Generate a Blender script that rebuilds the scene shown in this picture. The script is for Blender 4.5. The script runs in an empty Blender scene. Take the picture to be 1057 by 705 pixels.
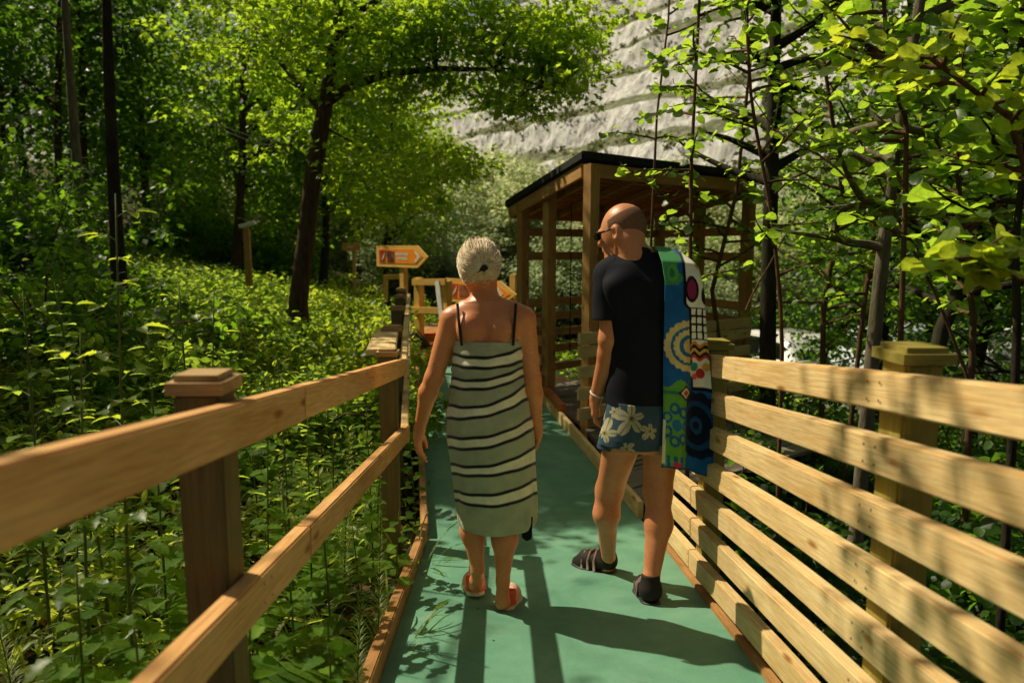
import bpy, bmesh, math, random
import numpy as np
from mathutils import Vector, Matrix, noise as mnoise
PI = math.pi
R = math.radians
scene = bpy.context.scene
COL = scene.collection
rng = np.random.default_rng(7)
random.seed(7)

# ------------------------------------------------------------------ camera
F = 740.0                       # focal length in photo pixels (photo 1057 x 705)
CAM = Vector((0, 0, 1.22))
CAM_ROT = Matrix.Rotation(R(-1.05), 3, 'Z') @ Matrix.Rotation(R(90 - 7.51), 3, 'X')
cd = bpy.data.cameras.new('camera'); cam = bpy.data.objects.new('camera', cd); COL.objects.link(cam)
cam.matrix_world = Matrix.Translation(CAM) @ CAM_ROT.to_4x4()
cd.sensor_width = 36; cd.lens = F / 1057 * 36; cd.clip_start = 0.05; cd.clip_end = 2000
cd.dof.use_dof = True; cd.dof.focus_distance = 3.5; cd.dof.aperture_fstop = 2.4
scene.camera = cam

def ray(px, py):
    return CAM_ROT @ Vector(((px - 528.5) / F, -(py - 352.5) / F, -1))
def P(px, py, y):               # the point at world depth y
    d = ray(px, py); return CAM + d * (y / d.y)
RM = np.array(CAM_ROT)
def Pv(px, py, y):              # vectorised P
    px, py, y = np.broadcast_arrays(px, py, y); d = np.stack([(px - 528.5) / F, -(py - 352.5) / F, -np.ones(px.shape)], -1) @ RM.T
    return np.array(CAM) + d * (y / d[..., 1])[..., None]
def proj(V):                    # world point to photo pixels, used to lay prints out on cloth
    c = (np.asarray(V) - np.array(CAM)) @ RM; return 528.5 + F * c[..., 0] / -c[..., 2], 352.5 - F * c[..., 1] / -c[..., 2]
def G(px, py, z):               # the point at world height z
    d = ray(px, py); return CAM + d * ((z - CAM.z) / d.z)

# ------------------------------------------------------------------ light
SUN = Vector((-0.745, 0.43, 1.0)).normalized()     # towards the sun
elev = math.asin(SUN.z); azim = math.atan2(SUN.x, SUN.y)
W = bpy.data.worlds.new('World'); scene.world = W; W.use_nodes = True
nt = W.node_tree; bg = nt.nodes['Background']
sky = nt.nodes.new('ShaderNodeTexSky'); sky.sky_type = 'NISHITA'; sky.sun_disc = False
sky.sun_elevation = elev; sky.sun_rotation = azim; sky.dust_density = 3.0; sky.ozone_density = 0.6
hs = nt.nodes.new('ShaderNodeMixRGB'); hs.blend_type = 'MULTIPLY'; hs.inputs[0].default_value = 1; hs.inputs[2].default_value = (1.12, 1.0, 0.74, 1)
nt.links.new(sky.outputs[0], hs.inputs[1]); nt.links.new(hs.outputs[0], bg.inputs[0]); bg.inputs[1].default_value = 0.055
ld = bpy.data.lights.new('sun', 'SUN'); ld.energy = 5.0; ld.angle = R(0.53); ld.color = (1.0, 0.90, 0.66)
lo = bpy.data.objects.new('sun', ld); COL.objects.link(lo); lo.rotation_euler = SUN.to_track_quat('Z', 'Y').to_euler(); lo.location = (-8, 5, 12)
scene.view_settings.view_transform = 'Standard'; scene.view_settings.look = 'None'; scene.view_settings.exposure = 0
cy = scene.cycles
cy.max_bounces = 7; cy.diffuse_bounces = 4; cy.glossy_bounces = 2; cy.transmission_bounces = 5; cy.transparent_max_bounces = 6
cy.use_adaptive_sampling = True; cy.adaptive_threshold = 0.02; cy.use_denoising = True
cy.sample_clamp_indirect = 6.0; cy.caustics_reflective = False; cy.caustics_refractive = False

# ------------------------------------------------------------------ materials
def mat(name):
    m = bpy.data.materials.new(name); m.use_nodes = True
    n = m.node_tree.nodes; n.clear()
    out = n.new('ShaderNodeOutputMaterial')
    return m, n, m.node_tree.links, out
def ramp(n, stops):
    r = n.new('ShaderNodeValToRGB'); e = r.color_ramp.elements
    while len(e) < len(stops): e.new(0.5)
    for i, (p, c) in enumerate(stops): e[i].position = p; e[i].color = (*c, 1)
    return r
def noise_tex(n, l, src, scale, detail=4, rough=0.55, dist=0):
    t = n.new('ShaderNodeTexNoise'); t.inputs['Scale'].default_value = scale; t.inputs['Detail'].default_value = detail
    t.inputs['Roughness'].default_value = rough; t.inputs['Distortion'].default_value = dist
    if src: l.new(src, t.inputs['Vector'])
    return t
def mapping(n, l, src, scale=(1, 1, 1), loc=None):
    m = n.new('ShaderNodeMapping'); m.inputs['Scale'].default_value = scale
    l.new(src, m.inputs['Vector'])
    if loc is not None: l.new(loc, m.inputs['Location'])
    return m
def mixc(n, l, mode, fac, a, b):
    x = n.new('ShaderNodeMixRGB'); x.blend_type = mode
    for i, v in enumerate((fac, a, b)):
        if hasattr(v, 'is_output'): l.new(v, x.inputs[i])
        elif i == 0: x.inputs[0].default_value = v
        else: x.inputs[i].default_value = (*v, 1)
    return x.outputs[0]
def bsdf(n, l, out, col, rough=0.6, spec=0.3, bump=None, bstr=0.3, bdist=0.01, **kw):
    b = n.new('ShaderNodeBsdfPrincipled')
    if hasattr(col, 'is_output'): l.new(col, b.inputs['Base Color'])
    else: b.inputs['Base Color'].default_value = (*col, 1)
    if hasattr(rough, 'is_output'): l.new(rough, b.inputs['Roughness'])
    else: b.inputs['Roughness'].default_value = rough
    b.inputs['Specular IOR Level'].default_value = spec
    for k, v in kw.items(): b.inputs[k.replace('_', ' ')].default_value = v
    if bump is not None:
        bp = n.new('ShaderNodeBump'); bp.inputs['Strength'].default_value = bstr; bp.inputs['Distance'].default_value = bdist
        l.new(bump, bp.inputs['Height']); l.new(bp.outputs[0], b.inputs['Normal'])
    l.new(b.outputs[0], out.inputs[0]); return b

def wood(name, light, dark, rough=0.65, weather=0.0, wcol=(0.10, 0.09, 0.04)):
    m, n, l, out = mat(name)
    tc = n.new('ShaderNodeTexCoord'); oi = n.new('ShaderNodeObjectInfo')
    sc = n.new('ShaderNodeVectorMath'); sc.operation = 'SCALE'; sc.inputs[3].default_value = 37.0
    cb = n.new('ShaderNodeCombineXYZ')
    for i in range(3): l.new(oi.outputs['Random'], cb.inputs[i])
    l.new(cb.outputs[0], sc.inputs[0])
    mp = mapping(n, l, tc.outputs['Object'], (0.8, 14, 14), sc.outputs[0])
    g = noise_tex(n, l, mp.outputs[0], 3.2, 6, 0.6, 0.8)
    g2 = noise_tex(n, l, mapping(n, l, tc.outputs['Object'], (2.0, 60, 60), sc.outputs[0]).outputs[0], 4, 3, 0.6)
    big = noise_tex(n, l, mapping(n, l, tc.outputs['Object'], (1.2, 2, 2), sc.outputs[0]).outputs[0], 1.6, 3)
    # knots: sparse elongated cells
    vo = n.new('ShaderNodeTexVoronoi'); vo.inputs['Scale'].default_value = 3.0
    l.new(mapping(n, l, tc.outputs['Object'], (1.0, 3.2, 3.2), sc.outputs[0]).outputs[0], vo.inputs['Vector'])
    kr = ramp(n, [(0.0, (0.16, 0.07, 0.03)), (0.07, (0.50, 0.30, 0.16)), (0.15, (1, 1, 1))]); l.new(vo.outputs['Distance'], kr.inputs[0])
    r = ramp(n, [(0.25, dark), (0.48, tuple((a * .35 + b * .65) for a, b in zip(dark, light))), (0.72, light)]); l.new(g.outputs[0], r.inputs[0])
    c = mixc(n, l, 'MULTIPLY', 0.9, r.outputs[0], kr.outputs[0])
    fr = ramp(n, [(0.35, (0.62, 0.52, 0.42)), (0.6, (1, 1, 1))]); l.new(g2.outputs[0], fr.inputs[0])
    c = mixc(n, l, 'MULTIPLY', 0.7, c, fr.outputs[0])
    br = ramp(n, [(0.3, (0.74, 0.68, 0.58)), (0.65, (1.0, 1.0, 1.0))]); l.new(big.outputs[0], br.inputs[0])
    c = mixc(n, l, 'MULTIPLY', 0.85, c, br.outputs[0])
    if weather:
        wn = noise_tex(n, l, tc.outputs['Object'], 7, 6, 0.7)
        wr = ramp(n, [(0.5 - weather * .3, (0, 0, 0)), (0.62, (1, 1, 1))]); l.new(wn.outputs[0], wr.inputs[0])
        c = mixc(n, l, 'MIX', mixc(n, l, 'MULTIPLY', 1, wr.outputs[0], (weather,) * 3), c, wcol)
    # grime that differs from board to board
    hv = n.new('ShaderNodeHueSaturation'); mr = n.new('ShaderNodeMapRange'); mr.inputs[3].default_value = 0.84; mr.inputs[4].default_value = 1.06
    l.new(oi.outputs['Random'], mr.inputs[0]); l.new(mr.outputs[0], hv.inputs['Value']); l.new(c, hv.inputs['Color'])
    bsdf(n, l, out, hv.outputs[0], rough, 0.25, bump=g.outputs[0], bstr=0.35, bdist=0.004)
    return m

def leaf_mat(name, c1, c2, tcol, trans=0.5, rough=0.45, spec=0.35, dull=0.35):
    m, n, l, out = mat(name)
    ge = n.new('ShaderNodeNewGeometry')
    r = ramp(n, [(0.0, c1), (1.0, c2)]); l.new(ge.outputs['Random Per Island'], r.inputs[0])
    nz = noise_tex(n, l, ge.outputs['Position'], 1.7, 2)
    rr = ramp(n, [(0.35, (dull,) * 3), (0.65, (1.1, 1.1, 1.1))]); l.new(nz.outputs[0], rr.inputs[0])
    c = mixc(n, l, 'MULTIPLY', 0.8, r.outputs[0], rr.outputs[0])
    bl = noise_tex(n, l, ge.outputs['Position'], 55, 3, 0.7); bo = ramp(n, [(0.34, (0.55, 0.60, 0.5)), (0.5, (1, 1, 1)), (0.75, (1.25, 1.2, 1.0))]); l.new(bl.outputs[0], bo.inputs[0]); c = mixc(n, l, 'MULTIPLY', 0.8, c, bo.outputs[0])
    b = n.new('ShaderNodeBsdfPrincipled'); l.new(c, b.inputs['Base Color']); b.inputs['Roughness'].default_value = rough
    b.inputs['Specular IOR Level'].default_value = spec
    t = n.new('ShaderNodeBsdfTranslucent')
    tv = ramp(n, [(0, (0.55, 0.62, 0.5)), (0.5, (0.85, 0.88, 0.8)), (0.85, (1, 1, 1)), (1, (1, 0.92, 0.8))]); l.new(ge.outputs['Random Per Island'], tv.inputs[0]); l.new(mixc(n, l, 'MULTIPLY', 0.7, mixc(n, l, 'MULTIPLY', 1, tcol, tv.outputs[0]), bo.outputs[0]), t.inputs[0])
    mx = n.new('ShaderNodeMixShader'); mx.inputs[0].default_value = trans
    l.new(b.outputs[0], mx.inputs[1]); l.new(t.outputs[0], mx.inputs[2]); l.new(mx.outputs[0], out.inputs[0])
    return m

def noisy(name, a, b, scale=20, rough=0.7, spec=0.2, bstr=0.2, bdist=0.005, detail=5, coord='Object', **kw):
    m, n, l, out = mat(name)
    tc = n.new('ShaderNodeTexCoord'); t = noise_tex(n, l, tc.outputs[coord], scale, detail, 0.6)
    r = ramp(n, [(0.3, a), (0.7, b)]); l.new(t.outputs[0], r.inputs[0])
    bsdf(n, l, out, r.outputs[0], rough, spec, bump=t.outputs[0], bstr=bstr, bdist=bdist, **kw)
    return m

def vcol_mat(name, rough=0.85, scale=220, bstr=0.3, sheen=0.0, spec=0.15):
    m, n, l, out = mat(name)
    at = n.new('ShaderNodeVertexColor'); at.layer_name = 'paint'
    tc = n.new('ShaderNodeTexCoord'); t = noise_tex(n, l, tc.outputs['Object'], scale, 3, 0.7)
    t2 = noise_tex(n, l, tc.outputs['Object'], 14, 3, 0.6)
    r = ramp(n, [(0.3, (0.80, 0.80, 0.80)), (0.7, (1.08, 1.08, 1.08))]); l.new(t2.outputs[0], r.inputs[0])
    c = mixc(n, l, 'MULTIPLY', 1, at.outputs[0], r.outputs[0])
    r2 = ramp(n, [(0.3, (0.8, 0.8, 0.8)), (0.7, (1.1, 1.1, 1.1))]); l.new(t.outputs[0], r2.inputs[0])
    c = mixc(n, l, 'MULTIPLY', 0.8, c, r2.outputs[0])
    bsdf(n, l, out, c, rough, spec, bump=t.outputs[0], bstr=bstr, bdist=0.003, Sheen_Weight=sheen)
    return m

M = {}
M['plank'] = wood('pale_plank', (1.0, 0.78, 0.42), (0.90, 0.58, 0.24), 0.55, 0.12, (0.33, 0.23, 0.10))
M['rail'] = wood('rail_timber', (1.0, 0.60, 0.26), (0.85, 0.43, 0.14), 0.55, 0.10, (0.28, 0.17, 0.07))
M['post'] = wood('mossy_post', (0.30, 0.20, 0.085), (0.15, 0.10, 0.045), 0.75, 0.5, (0.13, 0.14, 0.05))
M['post_yellow'] = wood('green_post', (0.52, 0.42, 0.10), (0.33, 0.27, 0.06), 0.75, 0.5, (0.24, 0.25, 0.05))
M['kerb'] = wood('kerb_timber', (0.62, 0.34, 0.13), (0.36, 0.17, 0.06), 0.65, 0.3, (0.16, 0.09, 0.04))
M['redwood'] = wood('orange_beam', (0.72, 0.24, 0.06), (0.42, 0.12, 0.03), 0.6)
M['shed'] = wood('shelter_timber', (0.66, 0.38, 0.13), (0.42, 0.22, 0.07), 0.7, 0.2, (0.2, 0.12, 0.05))
M['shedred'] = wood('roof_boards', (0.58, 0.23, 0.09), (0.36, 0.13, 0.05), 0.7)
M['grey_deck'] = wood('grey_decking', (0.30, 0.27, 0.24), (0.17, 0.15, 0.13), 0.8)
M['gold'] = wood('sign_timber', (1.0, 0.66, 0.20), (0.90, 0.50, 0.12), 0.6)
M['felt'] = noisy('roofing_felt', (0.008, 0.009, 0.009), (0.025, 0.027, 0.026), 60, 0.8, 0.3)
M['black'] = noisy('black_rubber', (0.01, 0.01, 0.01), (0.03, 0.03, 0.03), 40, 0.5, 0.4)
M['white'] = noisy('white_paint', (0.62, 0.60, 0.55), (0.8, 0.78, 0.72), 12, 0.5, 0.3)
M['orange'] = noisy('orange_panel', (0.95, 0.25, 0.01), (1.0, 0.32, 0.02), 9, 0.4, 0.4, bstr=0)
M['photo'] = noisy('dark_picture_print', (0.05, 0.015, 0.02), (0.42, 0.14, 0.10), 7, 0.4, 0.4, bstr=0)
M['maroon'] = noisy('red_print', (0.30, 0.03, 0.02), (0.55, 0.10, 0.05), 7, 0.4, 0.4, bstr=0)
M['steel'] = noisy('galvanised_steel', (0.35, 0.35, 0.34), (0.5, 0.5, 0.48), 30, 0.4, 0.5, Metallic=0.6)

def deck_material():
    m, n, l, out = mat('green_deck_coating')
    tc = n.new('ShaderNodeTexCoord')
    fine = noise_tex(n, l, tc.outputs['Object'], 260, 3, 0.7); mid = noise_tex(n, l, tc.outputs['Object'], 3.0, 6, 0.65, 0.5)
    r = ramp(n, [(0.30, (0.095, 0.255, 0.17)), (0.55, (0.145, 0.325, 0.225)), (0.75, (0.22, 0.39, 0.28))]); l.new(mid.outputs[0], r.inputs[0])
    fr = ramp(n, [(0.3, (0.72, 0.75, 0.72)), (0.7, (1.15, 1.15, 1.12))]); l.new(fine.outputs[0], fr.inputs[0])
    c = mixc(n, l, 'MULTIPLY', 0.8, r.outputs[0], fr.outputs[0])
    d = noise_tex(n, l, tc.outputs['Object'], 9, 8, 0.75)
    dr = ramp(n, [(0.60, (0, 0, 0)), (0.75, (0.5, 0.5, 0.5))]); l.new(d.outputs[0], dr.inputs[0])
    c = mixc(n, l, 'MIX', dr.outputs[0], c, (0.20, 0.24, 0.16))
    vo = n.new('ShaderNodeTexVoronoi'); vo.inputs['Scale'].default_value = 11; l.new(tc.outputs['Object'], vo.inputs['Vector'])
    vr = ramp(n, [(0.0, (0.16, 0.12, 0.05)), (0.05, (1, 1, 1))]); l.new(vo.outputs['Distance'], vr.inputs[0])
    c = mixc(n, l, 'MULTIPLY', 0.5, c, vr.outputs[0])
    bsdf(n, l, out, c, 0.62, 0.3, bump=fine.outputs[0], bstr=0.5, bdist=0.003)
    return m
M['deck'] = deck_material()

def ground_material():
    m, n, l, out = mat('woodland_floor')
    tc = n.new('ShaderNodeTexCoord')
    a = noise_tex(n, l, tc.outputs['Object'], 26, 8, 0.75); b = noise_tex(n, l, tc.outputs['Object'], 1.1, 5)
    r = ramp(n, [(0.3, (0.018, 0.011, 0.006)), (0.5, (0.07, 0.035, 0.016)), (0.7, (0.16, 0.075, 0.035))]); l.new(a.outputs[0], r.inputs[0])
    g = ramp(n, [(0.3, (0.02, 0.035, 0.008)), (0.7, (0.05, 0.085, 0.018))]); l.new(a.outputs[0], g.inputs[0])
    f = ramp(n, [(0.42, (0, 0, 0)), (0.58, (1, 1, 1))]); l.new(b.outputs[0], f.inputs[0])
    c = mixc(n, l, 'MIX', f.outputs[0], r.outputs[0], g.outputs[0])
    bsdf(n, l, out, c, 0.9, 0.1, bump=a.outputs[0], bstr=1.0, bdist=0.05)
    return m
M['ground'] = ground_material()

def bark(name, a, b, spots=None):
    m, n, l, out = mat(name)
    tc = n.new('ShaderNodeTexCoord')
    mp = mapping(n, l, tc.outputs['Object'], (9, 9, 2.0)); t = noise_tex(n, l, mp.outputs[0], 3.0, 7, 0.7)
    r = ramp(n, [(0.32, a), (0.68, b)]); l.new(t.outputs[0], r.inputs[0])
    t2 = noise_tex(n, l, tc.outputs['Object'], 1.5, 4); g = ramp(n, [(0.5, (0, 0, 0)), (0.7, (0.5, 0.5, 0.5))]); l.new(t2.outputs[0], g.inputs[0])
    c = mixc(n, l, 'MIX', g.outputs[0], r.outputs[0], (0.06, 0.08, 0.025))
    bsdf(n, l, out, c, 0.85, 0.15, bump=t.outputs[0], bstr=0.8, bdist=0.02)
    return m
M['bark'] = bark('rough_brown_bark', (0.035, 0.02, 0.012), (0.13, 0.075, 0.045))
M['bark_dark'] = bark('dark_bark', (0.014, 0.011, 0.008), (0.05, 0.038, 0.026))
M['bark_grey'] = bark('grey_bark', (0.09, 0.075, 0.05), (0.22, 0.18, 0.13))
M['twig'] = bark('reddish_twig_bark', (0.07, 0.03, 0.02), (0.18, 0.09, 0.055))
M['stem'] = noisy('green_stem', (0.06, 0.10, 0.02), (0.12, 0.13, 0.04), 20, 0.6)

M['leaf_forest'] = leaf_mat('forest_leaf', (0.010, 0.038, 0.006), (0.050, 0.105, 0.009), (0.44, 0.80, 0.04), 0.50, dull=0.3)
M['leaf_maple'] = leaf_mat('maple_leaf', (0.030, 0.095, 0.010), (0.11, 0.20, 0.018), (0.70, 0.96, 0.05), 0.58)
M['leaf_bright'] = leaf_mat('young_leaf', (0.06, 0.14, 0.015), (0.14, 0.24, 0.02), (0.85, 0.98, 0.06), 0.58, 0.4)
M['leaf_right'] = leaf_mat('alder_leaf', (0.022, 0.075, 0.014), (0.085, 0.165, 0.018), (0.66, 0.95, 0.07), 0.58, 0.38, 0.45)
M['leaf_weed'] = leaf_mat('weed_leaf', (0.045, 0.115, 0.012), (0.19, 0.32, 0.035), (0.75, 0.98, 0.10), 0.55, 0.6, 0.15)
M['leaf_shade'] = leaf_mat('shade_dark_leaf', (0.012, 0.042, 0.010), (0.050, 0.110, 0.014), (0.28, 0.55, 0.04), 0.45, 0.45, 0.3)  # dark version of the forest leaf, shade put into its colour
M['leaf_grass'] = leaf_mat('grass_blade', (0.09, 0.17, 0.02), (0.28, 0.36, 0.05), (0.90, 0.98, 0.12), 0.5)
M['leaf_far'] = leaf_mat('haze_pale_leaf', (0.32, 0.37, 0.20), (0.58, 0.62, 0.36), (0.92, 0.98, 0.55), 0.45, 0.7, 0.1, dull=0.5)  # paled colour stands in for haze in front of distant trees
M['leaf_far_dark'] = leaf_mat('haze_pale_leaf_deep', (0.22, 0.30, 0.18), (0.40, 0.48, 0.28), (0.7, 0.8, 0.42), 0.4, 0.7, 0.1)  # deeper of the two leaf colours paled for haze
M['leaf_scrub'] = leaf_mat('scrub_leaf', (0.08, 0.095, 0.04), (0.20, 0.21, 0.10), (0.30, 0.33, 0.12), 0.3, 0.8, 0.05)
M['leaf_dead'] = leaf_mat('dead_leaf', (0.10, 0.045, 0.02), (0.26, 0.13, 0.06), (0.25, 0.12, 0.04), 0.2, 0.7, 0.1)

# ------------------------------------------------------------------ object helpers
WM = {}
def tag(o, label=None, cat=None, group=None, kind=None):
    if label: o['label'] = label
    if cat: o['category'] = cat
    if group: o['group'] = group
    if kind: o['kind'] = kind
    return o
def thing(name, loc, label, cat, group=None):
    o = bpy.data.objects.new(name, None); COL.objects.link(o); o.location = loc; o.empty_display_size = 0.2
    WM[o.name] = Matrix.Translation(Vector(loc)); return tag(o, label, cat, group)
def link(name, me, parent=None, mw=None):
    o = bpy.data.objects.new(name, me); COL.objects.link(o)
    mw = mw or Matrix.Identity(4); WM[o.name] = mw
    if parent is not None:
        o.parent = parent; o.matrix_basis = WM[parent.name].inverted() @ mw
    else: o.matrix_basis = mw
    return o
def npmesh(name, V, Fc, material, smooth=False, colors=None):
    """V (n,3); Fc: list of (m,k) int arrays of equal-sided faces."""
    me = bpy.data.meshes.new(name)
    if isinstance(Fc, np.ndarray): Fc = [Fc]
    Fc = [f for f in Fc if len(f)]
    V = np.asarray(V, np.float32); nl = sum(f.size for f in Fc); nf = sum(len(f) for f in Fc)
    me.vertices.add(len(V)); me.vertices.foreach_set('co', V.ravel())
    me.loops.add(nl); me.loops.foreach_set('vertex_index', np.concatenate([f.ravel() for f in Fc]).astype(np.int32))
    me.polygons.add(nf)
    tot = np.concatenate([np.full(len(f), f.shape[1]) for f in Fc]); st = np.concatenate([[0], np.cumsum(tot)[:-1]])
    me.polygons.foreach_set('loop_start', st.astype(np.int32)); me.polygons.foreach_set('loop_total', tot.astype(np.int32))
    me.update(calc_edges=True); me.validate()
    if smooth: me.polygons.foreach_set('use_smooth', np.ones(nf, bool))
    if colors is not None:
        ca = me.color_attributes.new('paint', 'FLOAT_COLOR', 'POINT')
        c4 = np.ones((len(V), 4), np.float32); c4[:, :3] = colors; ca.data.foreach_set('color', c4.ravel())
    me.materials.append(material); return me
def from_bm(name, bm, material, smooth=False):
    me = bpy.data.meshes.new(name); bm.to_mesh(me); bm.free(); me.materials.append(material)
    if smooth:
        for p in me.polygons: p.use_smooth = True
    return me
def box_mesh(name, sx, sy, sz, material, bev=0.004, seg=2, wob=0.0):
    bm = bmesh.new(); bmesh.ops.create_cube(bm, size=1)
    for v in bm.verts: v.co = Vector((v.co.x * sx, v.co.y * sy, v.co.z * sz))
    if bev: bmesh.ops.bevel(bm, geom=bm.edges[:], offset=bev, segments=seg, affect='EDGES')
    if wob:
        n = max(2, int(sx / 0.25)); 
        for i in range(1, n):
            x = -sx / 2 + sx * i / n
            bmesh.ops.bisect_plane(bm, geom=bm.verts[:] + bm.edges[:] + bm.faces[:], plane_co=(x, 0, 0), plane_no=(1, 0, 0))
        s = random.random() * 100
        for v in bm.verts:
            v.co.y += wob * mnoise.noise(Vector((v.co.x * 0.9 + s, 0, 0))); v.co.z += wob * mnoise.noise(Vector((v.co.x * 0.9, s, 0)))
    return from_bm(name, bm, material)
def board(name, a, b, w, h, material, parent=None, up=(0, 0, 1), bev=0.005, wob=0.0, roll=0.0):
    """A beam from a to b (centre line): w across, h along 'up'."""
    a = Vector(a); b = Vector(b); x = (b - a).normalized(); up = Vector(up)
    y = up.cross(x).normalized(); z = x.cross(y)
    mw = Matrix.Translation((a + b) / 2) @ Matrix((x, y, z)).transposed().to_4x4() @ Matrix.Rotation(roll, 4, 'X')
    return link(name, box_mesh(name, (b - a).length, w, h, material, min(bev, w / 3, h / 3), 2, wob), parent, mw)

def tube(path, radii, n=8, cap=True):
    path = [Vector(p) for p in path]; V = []; Fq = []
    ref = Vector((0.31, 0.17, 0.9)) if abs((path[-1] - path[0]).normalized().z) < 0.8 else Vector((1, 0.1, 0))
    for i, p in enumerate(path):
        t = (path[min(i + 1, len(path) - 1)] - path[max(i - 1, 0)]).normalized()
        u = t.cross(ref).normalized(); w = t.cross(u)
        r = radii[i] if hasattr(radii, '__len__') else radii
        for k in range(n):
            a = 2 * PI * k / n; V.append(p + (u * math.cos(a) + w * math.sin(a)) * r)
    for i in range(len(path) - 1):
        for k in range(n):
            Fq.append((i * n + k, i * n + (k + 1) % n, (i + 1) * n + (k + 1) % n, (i + 1) * n + k))
    V = [tuple(v) for v in V]
    if cap:
        for i0, c in ((0, path[0]), ((len(path) - 1) * n, path[-1])):
            V.append(tuple(c)); k0 = len(V) - 1
            for k in range(n): Fq.append((i0 + k, i0 + (k + 1) % n, k0, k0))
    return np.array(V, float), np.array(Fq, int)
def join_parts(parts):
    V = []; Fq = []; o = 0
    for v, f in parts: V.append(v); Fq.append(f + o); o += len(v)
    return np.concatenate(V), np.concatenate(Fq)
def quads_to_faces(Fq):
    t = Fq[:, 2] == Fq[:, 3]
    return [Fq[~t], Fq[t][:, :3]]
def tube_mesh(name, parts, material, origin=(0, 0, 0)):
    V, Fq = join_parts(parts); V = V - np.array(origin)
    return npmesh(name, V, quads_to_faces(Fq), material, True)

# ------------------------------------------------------------------ leaves
LEAF = {
    'leaf': (np.array([(0, 0, 0), (.22, .26, .05), (.22, 0, 0), (.22, -.26, .05), (.6, .33, .06), (.6, 0, .0), (.6, -.33, .06), (.86, .15, -.02), (.86, -.15, -.02), (1, 0, -.08)]),
             np.array([(0, 2, 1), (0, 3, 2), (1, 2, 5), (1, 5, 4), (2, 3, 6), (2, 6, 5), (4, 5, 7), (5, 6, 8), (5, 9, 7), (5, 8, 9)])),
    'round': (np.array([(0, 0, 0), (.16, .30, .03), (.45, .46, .07), (.8, .34, .03), (1, 0, -.07), (.8, -.34, .03), (.45, -.46, .07), (.16, -.30, .03), (.5, 0, -.02)]),
              np.array([(8, 0, 7), (8, 7, 6), (8, 6, 5), (8, 5, 4), (8, 4, 3), (8, 3, 2), (8, 2, 1), (8, 1, 0)])),
    'lobed': (np.array([(0, 0, 0), (-.02, .30, 0), (.20, .22, .02), (.42, .50, .04), (.52, .20, .02), (1, 0, -.06), (.52, -.20, .02), (.42, -.50, .04), (.20, -.22, .02), (-.02, -.30, 0)]),
              np.array([(0, 2, 1), (0, 4, 2), (2, 4, 3), (0, 5, 4), (0, 6, 5), (0, 8, 6), (8, 7, 6), (0, 9, 8)])),
    'quad': (np.array([(0, 0, 0), (.5, .36, .05), (1, 0, -.05), (.5, -.36, .05)]), np.array([(0, 2, 1), (0, 3, 2)])),
    'blade': (np.array([(0, -.03, 0), (0, .03, 0), (.35, .04, .03), (.35, -.04, .03), (.7, .03, 0), (.7, -.03, 0), (1, 0, -.12)]),
              np.array([(0, 3, 2), (0, 2, 1), (3, 5, 4), (3, 4, 2), (5, 6, 4)])),
    'narrow': (np.array([(0, 0, 0), (.3, .12, .02), (.3, -.12, .02), (.7, .11, 0), (.7, -.11, 0), (1, 0, -.12)]),
               np.array([(0, 2, 1), (1, 2, 4), (1, 4, 3), (3, 4, 5)])),
}
def make_leaf(n, wf, tooth=0.0, fold=.12, droop=.12, wave=.0):
    V = [(0, 0, 0)]; T = []
    for i in range(1, n):
        t = i / n; w = wf(t) * (1 + (tooth if i % 2 else -tooth)); z = -droop * t * t
        V += [(t, 0, z), (t + tooth * .12, w, z + fold * w + wave * math.sin(i * 2.4)), (t + tooth * .12, -w, z + fold * w + wave * math.sin(i * 2.4 + 2))]
    V.append((1, 0, -droop)); k = len(V) - 1
    T += [(0, 1, 2), (0, 3, 1)]
    for i in range(n - 2):
        a = 1 + 3 * i; b = a + 3; T += [(a, b, b + 1), (a, b + 1, a + 1), (a, a + 2, b + 2), (a, b + 2, b)]
    a = 1 + 3 * (n - 2); T += [(a, k, a + 1), (a, a + 2, k)]
    return np.array(V, float), np.array(T)
LEAF['toothed'] = make_leaf(9, lambda t: .36 * math.sin(PI * t ** .75) ** .8, .13, .30, .22, .012)
LEAF['lance'] = make_leaf(7, lambda t: .16 * math.sin(PI * t ** .8) ** .8, .05, .5, .30, .01)
LEAF['round'] = make_leaf(7, lambda t: .46 * math.sin(PI * min(1, t ** .85)) ** .55, .03, .22, .16, .02)
def leaves(kind, pos, fwd, up, size):
    tv, tf = LEAF[kind]; n = len(pos)
    f = fwd / (np.linalg.norm(fwd, axis=1, keepdims=True) + 1e-9)
    s = np.cross(up, f); s /= (np.linalg.norm(s, axis=1, keepdims=True) + 1e-9)
    u = np.cross(f, s); z = np.asarray(size).reshape(-1, 1, 1) * np.ones((n, 1, 1))
    V = pos[:, None, :] + z * (tv[None, :, 0:1] * f[:, None] + tv[None, :, 1:2] * s[:, None] + tv[None, :, 2:3] * u[:, None])
    Fc = tf[None] + (np.arange(n) * len(tv))[:, None, None]
    return V.reshape(-1, 3), Fc.reshape(-1, 3)
def unit(n, r=None):
    v = (r or rng).normal(size=(n, 3)); return v / np.linalg.norm(v, axis=1, keepdims=True)
def ease(x): return x * x * (3 - 2 * x)
def sstep(x, a, b):
    t = np.clip((x - a) / (b - a), 0, 1); return t * t * (3 - 2 * t)
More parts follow.
